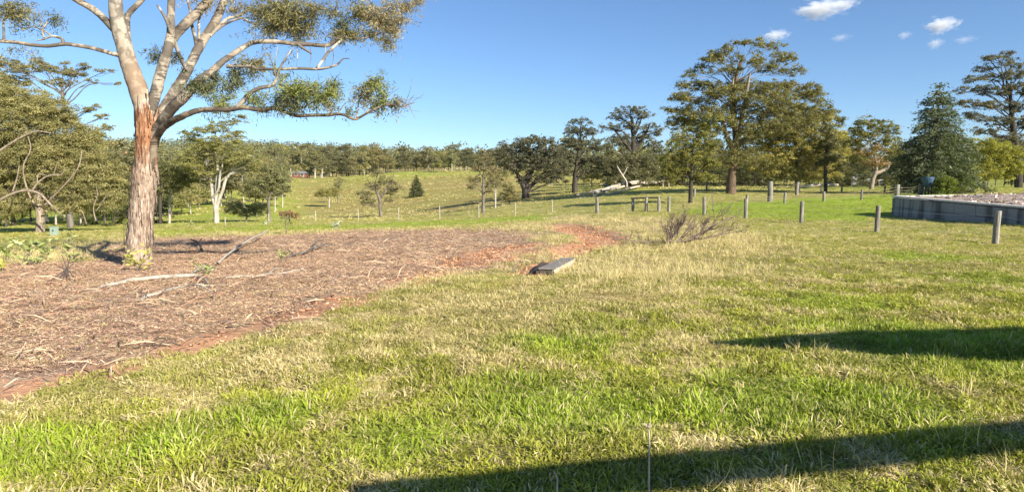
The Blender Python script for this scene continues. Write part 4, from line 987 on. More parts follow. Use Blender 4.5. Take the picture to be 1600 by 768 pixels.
px_tree('leaning_tree', 'dark green tree on a pale leaning forked trunk left of the conifer', (1362, 289), 84,
    [(1361,290,3.4),(1364,280,3),(1368,270,2.7),(1369,258,2.3),(1366,240,1.8),(1360,220,1.4)],
    [(1358,192,22,9),(1378,202,20,11),(1335,205,18,10),(1350,216,24,12),(1385,222,18,12),(1332,230,20,11),(1362,236,24,10),(1392,240,16,10),(1340,247,16,7),(1368,254,18,7),(1320,215,10,8),(1398,205,9,7)],
    ((.07, .08, .024), (.19, .17, .05)), 'bark_pale', 6.5, 62, 1.1, (2.8, 1.2), .45, .45, .5, limbs=([(1367,271,3),(1376,268,2.7),(1386,262,2.2),(1392,252,1.6)],), bark_tint=(.72, .66, .58), pals={9: BROWN, 6: ((.13, .10, .04), (.24, .17, .07))})
px_tree('gum_tree', 'tall windswept dark gum rising over the right edge behind the conifer', (1592, 292), 88,
    [(1592,294,6),(1591,265,5.5),(1588,235,5),(1584,205,4),(1580,170,3),(1578,140,2)],
    [(1560,92,20,5),(1580,100,18,7),(1538,108,18,6),(1518,124,14,6),(1550,122,22,8),(1590,118,22,9),(1506,142,12,6),(1532,142,20,8),(1565,142,22,9),(1600,140,24,12),(1515,162,14,8),(1545,164,22,9),(1585,168,24,11),(1530,186,16,8),(1562,190,22,10),(1598,195,22,12),(1620,110,22,14),(1630,150,26,18),(1580,215,22,10),(1622,190,24,18),(1546,206,14,7),(1512,182,12,6),(1524,206,12,6),(1552,224,18,8),(1575,240,20,9),(1600,235,20,12),(1500,160,10,5),(1545,92,10,4),(1572,84,12,4)],
    ((.062, .062, .040), (.14, .125, .075)), 'bark_dark', 6, 54, .95, (2.8, 1.2), .5, .45, .8)
px_tree('yellow_tree', 'bright yellow-green rounded tree behind the gravel pad', (1538, 296), 74,
    [(1538,298,3),(1538,282,2.6),(1540,262,2),(1542,245,1.2)], [(1540,228,30,12),(1562,240,26,14),(1518,244,24,14),(1542,250,32,16),(1576,256,20,14),(1510,266,20,14),(1532,272,28,14),(1562,272,24,12),(1588,262,14,12),(1504,282,14,8),(1590,240,10,9)],
    YELLOW, 'bark_dark', 6.5, 70, 1.35, (2.6, 1.3), .55, .4, .35)
px_tree('shrub', 'dark green shrub at the right edge behind the yellow-green tree', (1596, 290), 95, [(1596,291,2),(1596,278,1.6),(1596,262,1)], [(1590,268,20,14),(1608,260,22,18),(1600,280,22,10)], DARK, 'bark_dark', 6, 66, 1.3, (2.8, 1.2), cat='shrub')
px_tree('hedge_bush', 'clipped dark green bush with bright right side beside the blue hopper', (1480, 303), 56, [(1480,304,1.5),(1480,295,1.2),(1480,288,.8)],
    [(1476,284,12,7),(1486,285,10,8),(1474,295,12,7),(1485,296,10,6)], ((.06, .085, .014), (.14, .16, .03)), 'bark_dark', 4.5, 70, 1.8, (2.2, 1.0), cat='bush')
px_tree('hedge_bush', 'loose mid-green bush between the clipped bush and the yellow-green tree', (1503, 300), 60, [(1503,301,1.5),(1503,292,1.2),(1503,284,.8)],
    [(1500,282,9,9),(1510,286,9,8),(1502,294,10,5)], GREEN, 'bark_dark', 4.5, 64, 1.5, (2.2, 1.0), cat='bush')

def conifer(name, label, px, py, Y, top, half, pal, tiers, L=3.0, W=1.0, n=46, limbs=False, bark='bark_grey', skirt=.04):
    if Y is None: g = gp(px, py); Y = g[1]
    else: g = base_at(px, Y)
    k = Y / F; Ht = (py - top) * k; R0 = half * k
    root = thing(name, label, 'conifer', g)
    tb = MB(); tb.tube([(0, 0, -.2), (0, 0, Ht * .5), (0, 0, Ht * .98)], [Ht * .022, Ht * .014, Ht * .002], 8, .04, (1, 1, 1), 4)
    cb = MB()
    for t in range(tiers):
        f = skirt + (1 - skirt) * (t + rng.uniform(-.3, .3)) / tiers
        f = min(max(f, skirt), .985); z = f * Ht
        R = R0 * (1 - f) ** .80 * rng.uniform(.9, 1.08) * (1 if f > .15 else .85)
        nb = max(4, int(5 + 9 * (1 - f)))
        a0 = rng.uniform(0, 6.28)
        for b in range(nb):
            a = a0 + b * 6.283 / nb + rng.normal(0, .12); r = R * rng.choice([.62, .8, .92, 1.0, 1.12]) * rng.uniform(.92, 1.08)
            tip = np.array([math.cos(a) * r, math.sin(a) * r, z - r * rng.uniform(.08, .42)])
            m = np.array([math.cos(a) * r * .5, math.sin(a) * r * .5, z + r * .06])
            tb.tube([(0, 0, z), m, tip], [Ht * .0045, Ht * .003, Ht * .001], 4, 0, (1, 1, 1), 2)
            nn = max(10, int(n * r / R0 * 1.6))
            s = rng.beta(2.2, 1.1, nn)[:, None]
            P = (1 - s) ** 2 * np.array([0, 0, z]) + 2 * s * (1 - s) * m + s * s * tip + rng.normal(0, 1, (nn, 3)) * [.055 * R0, .055 * R0, .032 * R0]
            D = rng.normal(0, .7, (nn, 3)) + np.array([math.cos(a), math.sin(a), -.25])
            leaves(cb, P, D, L * k * rng.uniform(.7, 1.4, nn), W * k * rng.uniform(.7, 1.3, nn), tints(nn, pal) * rng.uniform(.8, 1.2))
    tb.build('trunk', M[bark], root); cb.build('crown', M['leaf'], root, smooth=False)
    return root
conifer('bunya_conifer', 'big dark blue-green pointed conifer behind the retaining wall', 1457, 299, 62, 127, 78, ((.040, .056, .028), (.125, .140, .075)), 19, 4.2, 1.6, 190, bark='bark_grey')
conifer('paddock_conifer', 'small dense dark conifer alone on the paddock slope', 651, 311, 165, 276, 15, ((.05, .06, .022), (.10, .105, .045)), 15, 2.2, .9, 34, bark='bark_dark')

# --- woodland: a few grown trees, copied
def proto_gum(h, pal, bark, wide=.32, seed=0, dens=40, bare=.22):
    root = thing('woodland_tree' if bare > 0 else 'scrub_bush', 'x', 'tree' if bare > 0 else 'bush', (0, 0, -50))
    tb, cb = MB(), MB()
    lean = rng.normal(0, .04, 2) * h
    T = [np.array([0, 0, -.6]), np.array([lean[0] * .4, lean[1] * .4, h * .35]), np.array([lean[0], lean[1], h * .85])]
    tr = [h * .018, h * .013, h * .004]
    tb.tube(T, tr, 7, .05, (1, 1, 1), 4)
    B = []
    for q in range(12):
        f = rng.uniform(bare + .05, .95); a = rng.uniform(0, 6.28); r = wide * h * (1 - abs(f - .6) * 1.2) * rng.uniform(.2, .85)
        B.append((lean[0] * f + r * math.cos(a), lean[1] * f + r * math.sin(a), f * h, h * .16, h * .16, h * .095))
    pads = pads_for(B, h * .075, .8)
    branchwork(tb, T, tr, B, pads, .15)
    pad_leaves(cb, pads, pal, h * .036, h * .018, dens, .5, .4)
    tb.build('trunk', M[bark], root); cb.build('crown', M['leaf'], root, smooth=False)
    return root
PR = [proto_gum(13, ((.14, .125, .05), (.25, .21, .095)), 'bark_grey', .34), proto_gum(14, ((.10, .10, .05), (.20, .185, .095)), 'bark_pale', .30),
      proto_gum(12, ((.15, .14, .055), (.27, .235, .10)), 'bark_pale', .36), proto_gum(15, ((.075, .075, .034), (.14, .13, .065)), 'bark_dark', .28),
      proto_gum(13, ((.12, .125, .042), (.235, .22, .08)), 'bark_grey', .4, bare=.12), proto_gum(11, ((.13, .12, .055), (.235, .205, .10)), 'bark_dark', .42, bare=.1)]
PR += [proto_gum(6, ((.085, .085, .034), (.16, .15, .06)), 'bark_dark', .62, bare=-.02), proto_gum(6, ((.06, .066, .026), (.12, .12, .045)), 'bark_dark', .7, bare=-.04)]
used = set()
def seg(px, marks):
    for lim, w in marks:
        if px < lim: return w
    return marks[-1][1]
RIDGE = ((448, 'left of the brick house'), (520, 'just right of the brick house'), (585, 'above the umbrella-crowned tree'), (645, 'above the half-bare paddock gum'), (700, 'above the small paddock conifer'), (900, 'at the right end of the ridge'))
VALLEY = ((232, 'left of the big trunk'), (300, 'just right of the big trunk'), (360, 'behind the white-trunked gum'), (900, 'behind the rounded gum'))
LAWN = ((985, 'behind the log heap'), (1060, 'left of the slim yellow-tipped tree'), (1200, 'behind the huge gum'), (1320, 'behind the broad olive gum'), (1400, 'behind the leaning pale trunk'), (1500, 'behind the big conifer'), (1700, 'behind the yellow-green tree'))
def wood(k, x, y, s, label, group):
    rz = rng.uniform(0, 6.28); sc = np.array([s * rng.uniform(.9, 1.15)] * 2 + [s]) 
    if k in used: o = dup(PR[k], (x, y, gz(x, y)), rz, sc, label, group)
    else:
        used.add(k); o = PR[k]; o.location = (x, y, gz(x, y)); o.rotation_euler = (0, 0, rz); o.scale = sc; o['label'] = label; o['group'] = group
    return o
def col(px, Y): return ray(px, 285)[0] * Y
# along the ridge behind the paddock
for px in np.arange(428, 800, 6.2):
    Y = 335 + rng.uniform(-12, 40) - (px < 470) * 30
    if 446 < px < 478: continue
    wood(rng.integers(0, 6), col(px + rng.normal(0, 2), Y), Y, rng.uniform(.8, 1.35) if px < 600 else rng.uniform(.62, .95), 'grey-green gum in the front ridge woodland ' + seg(px, RIDGE), 'front ridge trees ' + seg(px, RIDGE))
for px in np.arange(420, 820, 7):
    Y = 420 + rng.uniform(-20, 60)
    wood(rng.integers(0, 6), col(px + rng.normal(0, 3), Y), Y, rng.uniform(1.0, 1.6) if px < 600 else rng.uniform(.8, 1.15), 'half-hidden gum behind the front ridge woodland ' + seg(px, RIDGE), 'back ridge trees ' + seg(px, RIDGE))
for px, Y, s, lb in ((706, 300, .95, 'taller round-headed gum standing above the ridge woodland skyline'), (738, 310, .7, 'dark gum beside the taller round-headed gum on the ridge')):
    wood(1 if s > .9 else 3, col(px, Y), Y, s, lb, 'gums on the ridge end')
# down the valley on the left
for px in np.arange(176, 440, 8):
    for Y0 in (115, 165, 225):
        if Y0 == 115 and (px > 250): continue
        if Y0 == 165 and px > 360: continue
        Y = Y0 + rng.uniform(-18, 18)
        wood(rng.integers(0, 6), col(px + rng.normal(0, 4), Y), Y, rng.uniform(.6, .95), ('olive gum fronting' if Y0 < 140 else 'olive gum within' if Y0 < 200 else 'distant gum behind') + ' the valley woodland ' + seg(px, VALLEY), 'valley trees %s %s' % ('in front' if Y0 < 140 else 'in the middle' if Y0 < 200 else 'at the back', seg(px, VALLEY)))
for px, Y, s in [(240,92,.6),(252,100,.7),(266,96,.55),(282,104,.65),(296,98,.5),(310,118,.7),(292,125,.75),(322,130,.8),(344,126,.7),(362,132,.75),(380,122,.7),(396,112,.6),(408,126,.7),(428,120,.55),(440,140,.6),(390,150,.8),(352,158,.85),(412,165,.8),(432,185,.7),(300,150,.8),(270,140,.8)]:
    wood(int(rng.choice([0, 1, 2, 4])), col(px, Y), Y, s, 'olive gum on the green valley slope ' + seg(px, VALLEY), 'valley slope trees ' + seg(px, VALLEY))
for px in np.arange(-60, 180, 13):
    Y = 75 + rng.uniform(-8, 20)
    wood(rng.integers(0, 6), col(px, Y), Y, rng.uniform(.5, .8), 'olive gum behind the dense gum at the left edge', 'trees behind the left edge gum')
# beyond the lawn on the right
px = 930.0
while px < 1625:
    px += rng.uniform(4, 15)
    Y = 118 + rng.uniform(0, 45)
    wood(int(rng.choice([3, 4, 5, 3])), col(px, Y), Y, rng.uniform(.36, .7), 'dark tree in the belt beyond the lawn ' + seg(px, LAWN), 'belt trees ' + seg(px, LAWN))
    if px < 1425:
        Y = 104 + rng.uniform(0, 12)
        wood(int(rng.choice([6, 7, 7])), col(px + 5, Y), Y, rng.uniform(.3, .75), 'dark bush in the low scrub beyond the lawn ' + seg(px, LAWN), 'scrub bushes ' + seg(px, LAWN))
        if rng.random() < .5: wood(int(rng.choice([6, 7])), col(px + 9, Y + 8), Y + 8, rng.uniform(.7, 1.0), 'dark bush in the low scrub beyond the lawn ' + seg(px, LAWN), 'scrub bushes ' + seg(px, LAWN))
for px in np.arange(120, 260, 13):
    Y = 68 + rng.uniform(-6, 12)
    wood(int(rng.choice([6, 7])), col(px, Y), Y, rng.uniform(.35, .7), 'olive bush under the valley trees behind the big trunk', 'bushes under the valley trees')
for px, Y, s in ((862, 150, .42), (872, 180, .45), (925, 115, .45), (945, 130, .5), (884, 140, .3), (912, 165, .4)):
    wood(int(rng.choice([2, 4])), col(px, Y), Y, s, 'small bushy tree on the slope between the two dark trees', 'small trees on the slope')

# far wooded hills: too many and too far to count
def far_wood():
    mb = MB()
    n = 1900
    Y = rng.uniform(430, 1450, n) ** 1.0; px = rng.uniform(-150, 900, n)
    px2 = rng.uniform(850, 1750, 900); Y2 = rng.uniform(230, 800, 900)
    px = np.concatenate([px, px2]); Y = np.concatenate([Y, Y2])
    cl = fbm(px / 40, Y / 120, 5)
    keep = ~((np.abs(px - 262) < 26) & (Y < 800) & (Y > 520))
    px, Y = px[keep], Y[keep]
    x = ray(0, 285)[0] * 0 + (px - 800) / F / (CP + .094 * SP) * Y
    z = H(x, Y)
    for i in range(len(x)):
        h = rng.choice([8, 11, 14, 18, 22]) * rng.uniform(.85, 1.15) * (1.0 if px[i] < 850 else .8); m = int(24 + 3.2 * h)
        p = ball(m) * [h * .42, h * .42, h * .42] + [x[i], Y[i], z[i] + h * .55]
        D = rng.normal(0, 1, (m, 3))
        pal = (OLIVE, GREY, DARK, ((.10, .10, .04), (.17, .155, .07)))[rng.integers(4)]
        leaves(mb, p, D, 1.0 + h * .06, .6 + h * .03, tints(m, pal) * rng.uniform(.8, 1.15))
    tag(mb.build('far_woodland', M['leaf_matt'], None, False), 'distant hills covered with olive woodland', kind='stuff')
far_wood()

# ------------------------------------------------------------------ fences
def post(mb, b, h, r, lean=(0, 0), sides=9, tint=1.0):
    b = np.asarray(b, float)
    top = b + [lean[0], lean[1], h]
    mb.tube([b - [0, 0, .3], b + [0, 0, h * .5], top - [0, 0, .02], top, top + [0, 0, .004]], [r * 1.06, r, r * .97, r * .86, r * .02], sides, .035, (tint,) * 3, 2, int(abs(b[0]) * 91) % 997)
def wires(root, org, P, hts, Hp, sag=.02, r=.0035, name='wire', mat='wire'):
    for f in hts:
        mb = MB(); pts = []
        for i in range(len(P) - 1):
            a = P[i] + [0, 0, Hp[i] * f]; c = P[i + 1] + [0, 0, Hp[i + 1] * f]
            for t in (0, .25, .5, .75): pts.append(a + (c - a) * t - [0, 0, sag * 4 * t * (1 - t)])
        pts.append(P[-1] + [0, 0, Hp[-1] * f])
        mb.tube(np.array(pts) - org, np.full(len(pts), r), 4, 0, (1, 1, 1), 1)
        mb.build(name, M[mat], root)
def fence(label, pts, hts, name='fence', wire_f=(.32, .6, .88), sag=.03, wr=.0035, cat='fence'):
    """pts: (px, py of foot, half width px, height px, kind)."""
    G = [gp(p[0], p[1]) for p in pts]
    org = G[0].copy()
    root = thing(name, label, cat, org)
    Hp = []
    for p, g in zip(pts, G):
        k = g[1] / F; mb = MB(); h = p[3] * k
        post(mb, g - org, h, p[2] * k * (1 if p[4] == 'w' else .72), (rng.normal(0, .02) * h, rng.normal(0, .02) * h), 9, rng.uniform(.85, 1.15))
        mb.build('post' if p[4] == 'w' else 'picket', M['post' if p[4] == 'w' else 'picket'], root)
        Hp.append(h)
    wires(root, org, G, wire_f, Hp, sag, wr, mat='timber' if wr > .01 else 'wire')
    return root, org, G, Hp
R_, O_, G_, H_ = fence('timber post and wire fence running from the right foreground to the middle of the lawn',
    [(1850,450,6.5,78,'w'),(1555,382,4.6,52,'w'),(1370,362,3.6,40,'w'),(1252,348,3,33,'w'),(1165,341,2.8,30,'w'),(1100,335,2.6,27,'w'),(1045,331,2.3,24,'w'),(1029,330,2.2,22,'w')], None, sag=.06)
R_, O_, G_, H_ = fence('short section of timber posts with a dark top rail left of the fallen shrub',
    [(1029.8,329.8,2.3,21.5,'w'),(1009.5,330,2.3,21.5,'w'),(989,330,2.5,21,'w')], None, name='rail_fence', wire_f=())
rb = MB()
a, c = G_[2] - O_ + [0, 0, H_[2] - .04], G_[0] - O_ + [0, 0, H_[0] - .02]
rb.tube([a + [-.15, -.02, 0], (a + c) / 2 + [0, 0, .02], c + [.1, 0, 0]], [.06, .055, .05], 8, .04, (.45, .42, .4), 3)
rb.build('top_rail', M['post'], R_)
fence('wire fence of thin pale pickets along the green crest left of the timber posts',
    [(933,332.5,2.7,24,'w'),(863,330.5,1.0,18.5,'p'),(805,337,1.0,20.5,'p'),(748,340,1.1,20,'p'),(687,342.5,1.1,21,'p'),(623,343.5,1.1,19,'p'),(560,344.5,1.1,17.5,'p'),(493,345,1.1,15.5,'p'),(420,348,1.1,14,'p'),(352,352,1.1,13,'p')], None, name='picket_fence', wr=.003)
fence('inner paddock fence of small timber posts between the huge gum and the wall',
    [(1167,319,2.0,15,'w'),(1226,317.5,2.0,16,'w'),(1287,314.5,1.9,15,'w'),(1346,311.5,1.7,15,'w'),(1401,306.5,3.4,18,'w'),(1437,304.5,3.0,17,'w')], None, name='paddock_fence', wire_f=(.3, .55, .8), sag=.1, wr=.012)
fence('back fence of thick pale strainer posts under the huge gum',
    [(1085,307,1.7,12,'w'),(1104,298,1.4,12,'w'),(1203,315,4.0,31,'w'),(1245,305,2.6,20,'w'),(1283,302,1.4,9,'w'),(1315,301,1.4,9,'w'),(1382,301,1.4,10,'w')], None, name='back_fence', wire_f=(.4, .8), sag=.08, wr=.012)

# ------------------------------------------------------------------ retaining wall with gravel pad
def box(mb, c0, ex, ey, ez, bev=.012, jit=.0, tint=(1, 1, 1)):
    """Box from corner c0 along ex, ey, ez with chamfered long edges."""
    c0, ex, ey, ez = (np.asarray(v, float) for v in (c0, ex, ey, ez))
    ux, uy, uz = unit(ex), unit(ey), unit(ez)
    V = []
    for k, ins in ((0, bev), (bev, 0), (np.linalg.norm(ez) - bev, 0), (np.linalg.norm(ez), bev)):
        z = c0 + uz * k
        V += [z + (ux + uy) * ins, z + ex - ux * ins + uy * ins, z + ex + ey - (ux + uy) * ins, z + ey + ux * ins - uy * ins]
    V = np.array(V)
    if jit: V = V + rng.normal(0, jit, V.shape)
    Q = [(3, 2, 1, 0), (12, 13, 14, 15)]
    for r in range(3):
        for i in range(4): Q.append((r * 4 + i, r * 4 + (i + 1) % 4, r * 4 + 4 + (i + 1) % 4, r * 4 + 4 + i))
    mb.add(V, Q, tint)
def build_wall():
    A, B = WALL_A.copy(), WALL_B.copy()
    d2 = unit(np.array([*(B - A)[:2], 0])); nrm = np.array([*WALL_N, 0])
    Ltot = 22.0
    topA, topB = at(1393, 305.5, A[1])[2], at(1600, 322.5, B[1])[2]
    slope = (topB - topA) / np.linalg.norm((B - A)[:2])
    root = thing('retaining_wall', 'stained grey concrete block retaining wall holding up the gravel pad at right', 'wall', A)
    def run(o, d, n, L, t0, sl):
        ch = .50
        for c in range(4):
            x = -.0 if c % 2 == 0 else -.35
            while x < L:
                l = min(rng.uniform(1.25, 1.55), L - x + .2); x0 = max(x, 0)
                if x + l - x0 > .08:
                    z1 = t0 + sl * (x0 + l / 2) - .09 - c * ch - .012
                    mb = MB(); off = (.0 if c == 0 else -.035) + rng.normal(0, .008)
                    box(mb, o + d * (x0 + .008) + n * off + [0, 0, z1 - ch + .012 - o[2]], d * (x + l - x0 - .016) + [0, 0, sl * (x + l - x0)], n * .35, [0, 0, ch - .014], .015, .004, (rng.uniform(.75, 1.2),) * 3)
                    me = mb.build('block', M['concrete'], root, False)
                    me.location = -A + [0, 0, A[2]] if False else (0, 0, 0)
                x += l
        x = 0
        while x < L:
            l = min(2.4, L - x); mb = MB()
            box(mb, o + d * (x + .004) + n * -.045 + [0, 0, t0 + sl * x - .088 - o[2]], d * (l - .008) + [0, 0, sl * l], n * .42, [0, 0, .088], .012, .002)
            mb.build('coping', M['cap'], root, False); x += l
    # local coordinates: origin at the corner A
    run(np.array([0, 0, 0.]), d2, nrm, Ltot, topA - A[2], slope)
    run(np.array([0, 0, 0.]) + nrm * .36, nrm, -d2, 26.0, topA - A[2], .012)
    # pad surface behind the coping
    n = 60
    s_ = np.linspace(.0, 1, n); S, T = np.meshgrid(s_, s_, indexing='ij')
    x = S * (Ltot - .3) + .28; y = T * 25.4 + .28
    P = A[None, None, :2] + x[..., None] * d2[:2] + y[..., None] * nrm[:2]
    lvl = topA + slope * x + .012 * y * (1 - S)
    z = lvl - .06 + .55 * sstep(.0, 9, y) * sstep(-.5, 5, x) + (fbm(x * 1.1, y * 1.1, 5) - .5) * .45 * sstep(0, 1.5, y) + (fbm(x * 4, y * 4, 8) - .5) * .16
    V = np.stack([P[..., 0], P[..., 1], z], -1).reshape(-1, 3)
    i = np.arange(n - 1)[:, None] * n + np.arange(n - 1)[None]
    Q = np.stack([i, i + 1, i + n + 1, i + n], -1).reshape(-1, 4)
    # make sure the faces look up
    nn = np.cross(V[Q[0, 1]] - V[Q[0, 0]], V[Q[0, 3]] - V[Q[0, 0]])
    if nn[2] < 0: Q = Q[:, ::-1]
    o = link('gravel_pad', make_mesh('gravel_pad', V, Q, M['chip'], None, True)); tag(o, kind='structure')
    # loose chips and lumps on it
    mb = MB(); m = 2600
    a, b = rng.uniform(.3, 14, m), rng.uniform(.3, 15, m)
    q = A[:2] + a[:, None] * d2[:2] + b[:, None] * nrm[:2]
    zz = np.interp(0, [0], [0]) + topA + slope * a + .012 * b * (1 - a / Ltot) - .05 + .55 * sstep(0, 9, b) * sstep(-.5, 5, a) + (fbm(a * 1.1, b * 1.1, 5) - .5) * .45 * sstep(0, 1.5, b)
    C = np.stack([q[:, 0], q[:, 1], zz + .03], 1)
    D = rng.normal(0, 1, (m, 3)) * [1, 1, .5]
    t = np.array([(.50, .40, .35), (.30, .21, .17), (.62, .54, .49), (.16, .115, .10)])[rng.integers(0, 4, m)]
    leaves(mb, C, D, rng.uniform(.08, .30, m), rng.uniform(.05, .13, m), t)
    tag(mb.build('wood_chips', M['leaf_matt'], None, False), 'pinkish grey wood chips heaped on the pad', kind='stuff')
build_wall()

# ------------------------------------------------------------------ fallen wood, weeds and small things on the ground
def on(px, py, dz=0.0): return gp(px, py) + [0, 0, dz]
def branch_thing(name, label, paths, mat, cat, group=None, sides=8, rough=.08):
    """paths: [(px, py, half width px, lift m), ...] lying on the ground."""
    b = on(*paths[0][0][:2]); root = thing(name, label, cat, b, 0, group)
    for i, pa in enumerate(paths):
        pts, rr = [], []
        for p in pa:
            g = on(p[0], p[1]); r = p[2] * g[1] / F
            pts.append(g + [0, 0, r * 1.0 + .015 + (p[3] if len(p) > 3 else 0)] - b); rr.append(r)
        mb = MB(); mb.tube(pts, rr, sides, rough, (1, 1, 1), 4, i + len(pa), .12)
        mb.build('stem' if i == 0 else 'side_branch', M[mat], root)
    return root
branch_thing('fallen_branch', 'longest pale fallen branch lying on the bare ground right of the big trunk', [
    [(146,456,1.2),(165,449,2.2),(186,446,3),(210,441,3.4),(240,438,3.4),(270,436,3.2),(298,434,2.8),(322,431,2.2)],
    [(300,435,1.8),(318,441,1.4,.05),(330,452,.8)],[(296,433,1.6),(320,424,1.3,.1),(338,422,.8)],[(170,449,1.2),(175,458,.8)]], 'dead', 'branch')
branch_thing('fallen_branch', 'broken pale branch with a black charred end below the longest fallen branch', [
    [(216,474,1.4),(228,467,2.4),(246,462,2.8),(262,457,2.8),(282,452,2)],[(280,452,1.6),(300,452,1.4,.05),(318,455,1.2,.05),(334,460,.8)],[(282,451,1.5),(304,447,1.3),(322,445,.7)]], 'dead', 'branch')
branch_thing('fallen_branch', 'straight pale pole slanting up over the bare ground towards the green strip', [
    [(340,416,2.2,.02),(352,408,2,.08),(372,397,1.8,.18),(395,386,1.6,.28),(418,375,1,.35)]], 'dead', 'branch')
branch_thing('fallen_branch', 'thin pale broken stick lying right of the leafy sprig', [
    [(352,436,1.2),(375,434,1.8),(398,435,2),(418,431,1.8),(440,430,1.6),(458,426,1.8),(474,422,1.2)],[(418,431,1.2),(432,424,.9,.05),(446,422,.5)]], 'dead', 'branch')
branch_thing('fallen_branch', 'knobbly curled grey branch lying beyond the thin broken stick', [
    [(448,404,1.2),(462,401,1.6,.05),(478,399,1.8,.05),(488,393,1.8,.08),(500,391,1.6,.1),(512,387,1.2,.1),(524,386,.8)],[(488,394,1.4),(494,384,1.2,.12),(506,381,.8,.1)],[(462,401,1.1),(450,394,.7,.05)]], 'bark_grey', 'branch')
branch_thing('fallen_branch', 'short black charred stick standing out of the bare ground behind the pale branches', [
    [(317,396,1.4),(313,389,1.6,.1),(306,383,1.4,.12),(298,381,.8,.15)],[(310,386,.9,.1),(316,380,.5,.2)]], 'bark_dark', 'branch')
branch_thing('fallen_branch', 'reddish brown dead brush pile left of the longest pale branch', [
    [(70,446,.9),(88,438,1.1,.05),(104,432,1,.12),(116,426,.5,.2)],[(98,440,.9),(106,430,.8,.15),(112,420,.5,.3)],[(110,440,.8),(104,428,.7,.15),(98,418,.4,.3)],[(118,440,.8),(108,433,.7,.1),(94,430,.4,.15)],[(90,442,.8),(100,436,.7,.1),(120,432,.4,.1)],[(104,441,.7),(108,428,.6,.2),(104,416,.3,.35)]], 'twig', 'branch')

# the large dead shrub lying on the right
def dead_shrub():
    b = on(1048, 381); k = b[1] / F
    root = thing('dead_shrub', 'large uprooted dead shrub with bare brown twigs lying in the straw grass', 'shrub', b)
    def loc(px, py, dy=0.0): return at(px, py, b[1] + dy) - b
    def grow(mb, p, d, l, r, lev):
        q = p + d * l
        m = (p + q) / 2 + rng.normal(0, .05, 3) * l
        mb.tube([p, m, q], [r, r * .8, r * .55], 5 if lev < 2 else 4, .08, (rng.uniform(.8, 1.25),) * 3, 2)
        if lev >= 3: return
        for i in range(rng.integers(2, 4) + (lev < 2)):
            s = p + (q - p) * rng.uniform(.3, 1.0)
            dd = unit(d + rng.normal(0, .5, 3) + [0, 0, .18]); 
            s2 = s + dd * l * .6
            if s2[2] < .02: dd[2] = abs(dd[2])
            grow(mb, s, dd, l * rng.uniform(.5, .75), r * .55, lev + 1)
    for n_, (path, l) in enumerate((([(1044,380,2.6),(1062,377,2.8),(1086,371,2.5),(1102,362,2.1),(1120,350,1.7),(1140,342,1.2),(1158,332,.6)], .55),
          ([(1046,380,2.6),(1052,368,2.4),(1062,356,1.9),(1070,344,1.3),(1072,330,.7)], .45),
          ([(1050,379,2.2),(1075,376,2.2),(1100,372,1.8),(1128,366,1.4),(1150,362,.9),(1168,358,.5)], .5),
          ([(1050,376,1.8),(1048,362,1.5),(1050,348,1.1),(1052,334,.6)], .35),
          ([(1030,378,1.2),(1000,377,1.4),(975,374,1),(955,373,.6)], .22))):
        mb = MB(); dy = rng.normal(0, .12, len(path)).cumsum() * .6
        P = [loc(x, y, e) for (x, y, _), e in zip(path, dy)]
        P = [np.array([p[0], p[1], max(p[2], .05)]) for p in P]
        mb.tube(P, [q[2] * k * .7 for q in path], 7, .08, (1, 1, 1), 4, n_)
        for i in range(1, len(P)):
            d = unit(P[i] - P[i - 1])
            for _ in range(4):
                s = P[i - 1] + (P[i] - P[i - 1]) * rng.random()
                dd = unit(d * .7 + rng.normal(0, .5, 3) + [0, 0, .5]); dd[2] = max(dd[2], .05 if n_ != 4 else .0)
                grow(mb, s, dd, l * 1.25 * rng.uniform(.45, .95) * (1 if i < len(P) - 1 else .6), path[i][2] * k * .36, 1)
        mb.build('stem' if n_ == 0 else 'branch', M['twig'], root)
dead_shrub()

# weathered block lying in the grass
def slab():
    a, c = on(866, 430), on(899, 409)
    d = unit(np.array([*(c - a)[:2], 0])); n = np.array([-d[1], d[0], 0]); L = np.linalg.norm((c - a)[:2])
    root = thing('timber_slab', 'thick weathered slab with pale sunlit side lying in the grass by the red soil', 'slab', a)
    k = a[1] / F
    rise = (c[2] - a[2])
    mb = MB(); box(mb, [0, 0, -.06], d * L + [0, 0, rise], n * .30, [0, 0, 8.5 * k + .06], .012, .006); mb.build('side_face', M['slab_lit_side'], root, False)
    mb = MB(); box(mb, d * -.03 + n * -.012 + [0, 0, 8.5 * k + .003], d * (L + .05) + [0, 0, rise - .03], n * .30, [0, 0, .028], .008, .004); mb.build('top_board', M['slab_top'], root, False)
    mb = MB(); box(mb, d * -.035 + n * .0 + [0, 0, -.05], d * .03, n * .33, [0, 0, 8 * k + .04], .008, .006, (.6, .55, .5)); mb.build('shaded_end_face', M['slab_shade_dark'], root, False)  # thin plate that darkens the shaded end by colour
    mb = MB(); box(mb, n * .34 + d * .02 + [0, 0, -.05], n * .26 + [0, 0, -.03], d * (L * .55), [0, 0, 4.5 * k + .03], .03, .02, (.5, .42, .36)); mb.build('shadow_gap', M['slab_shade_dark'], root, False)  # dark box standing in for the shadowed earth gap left of the slab
slab()
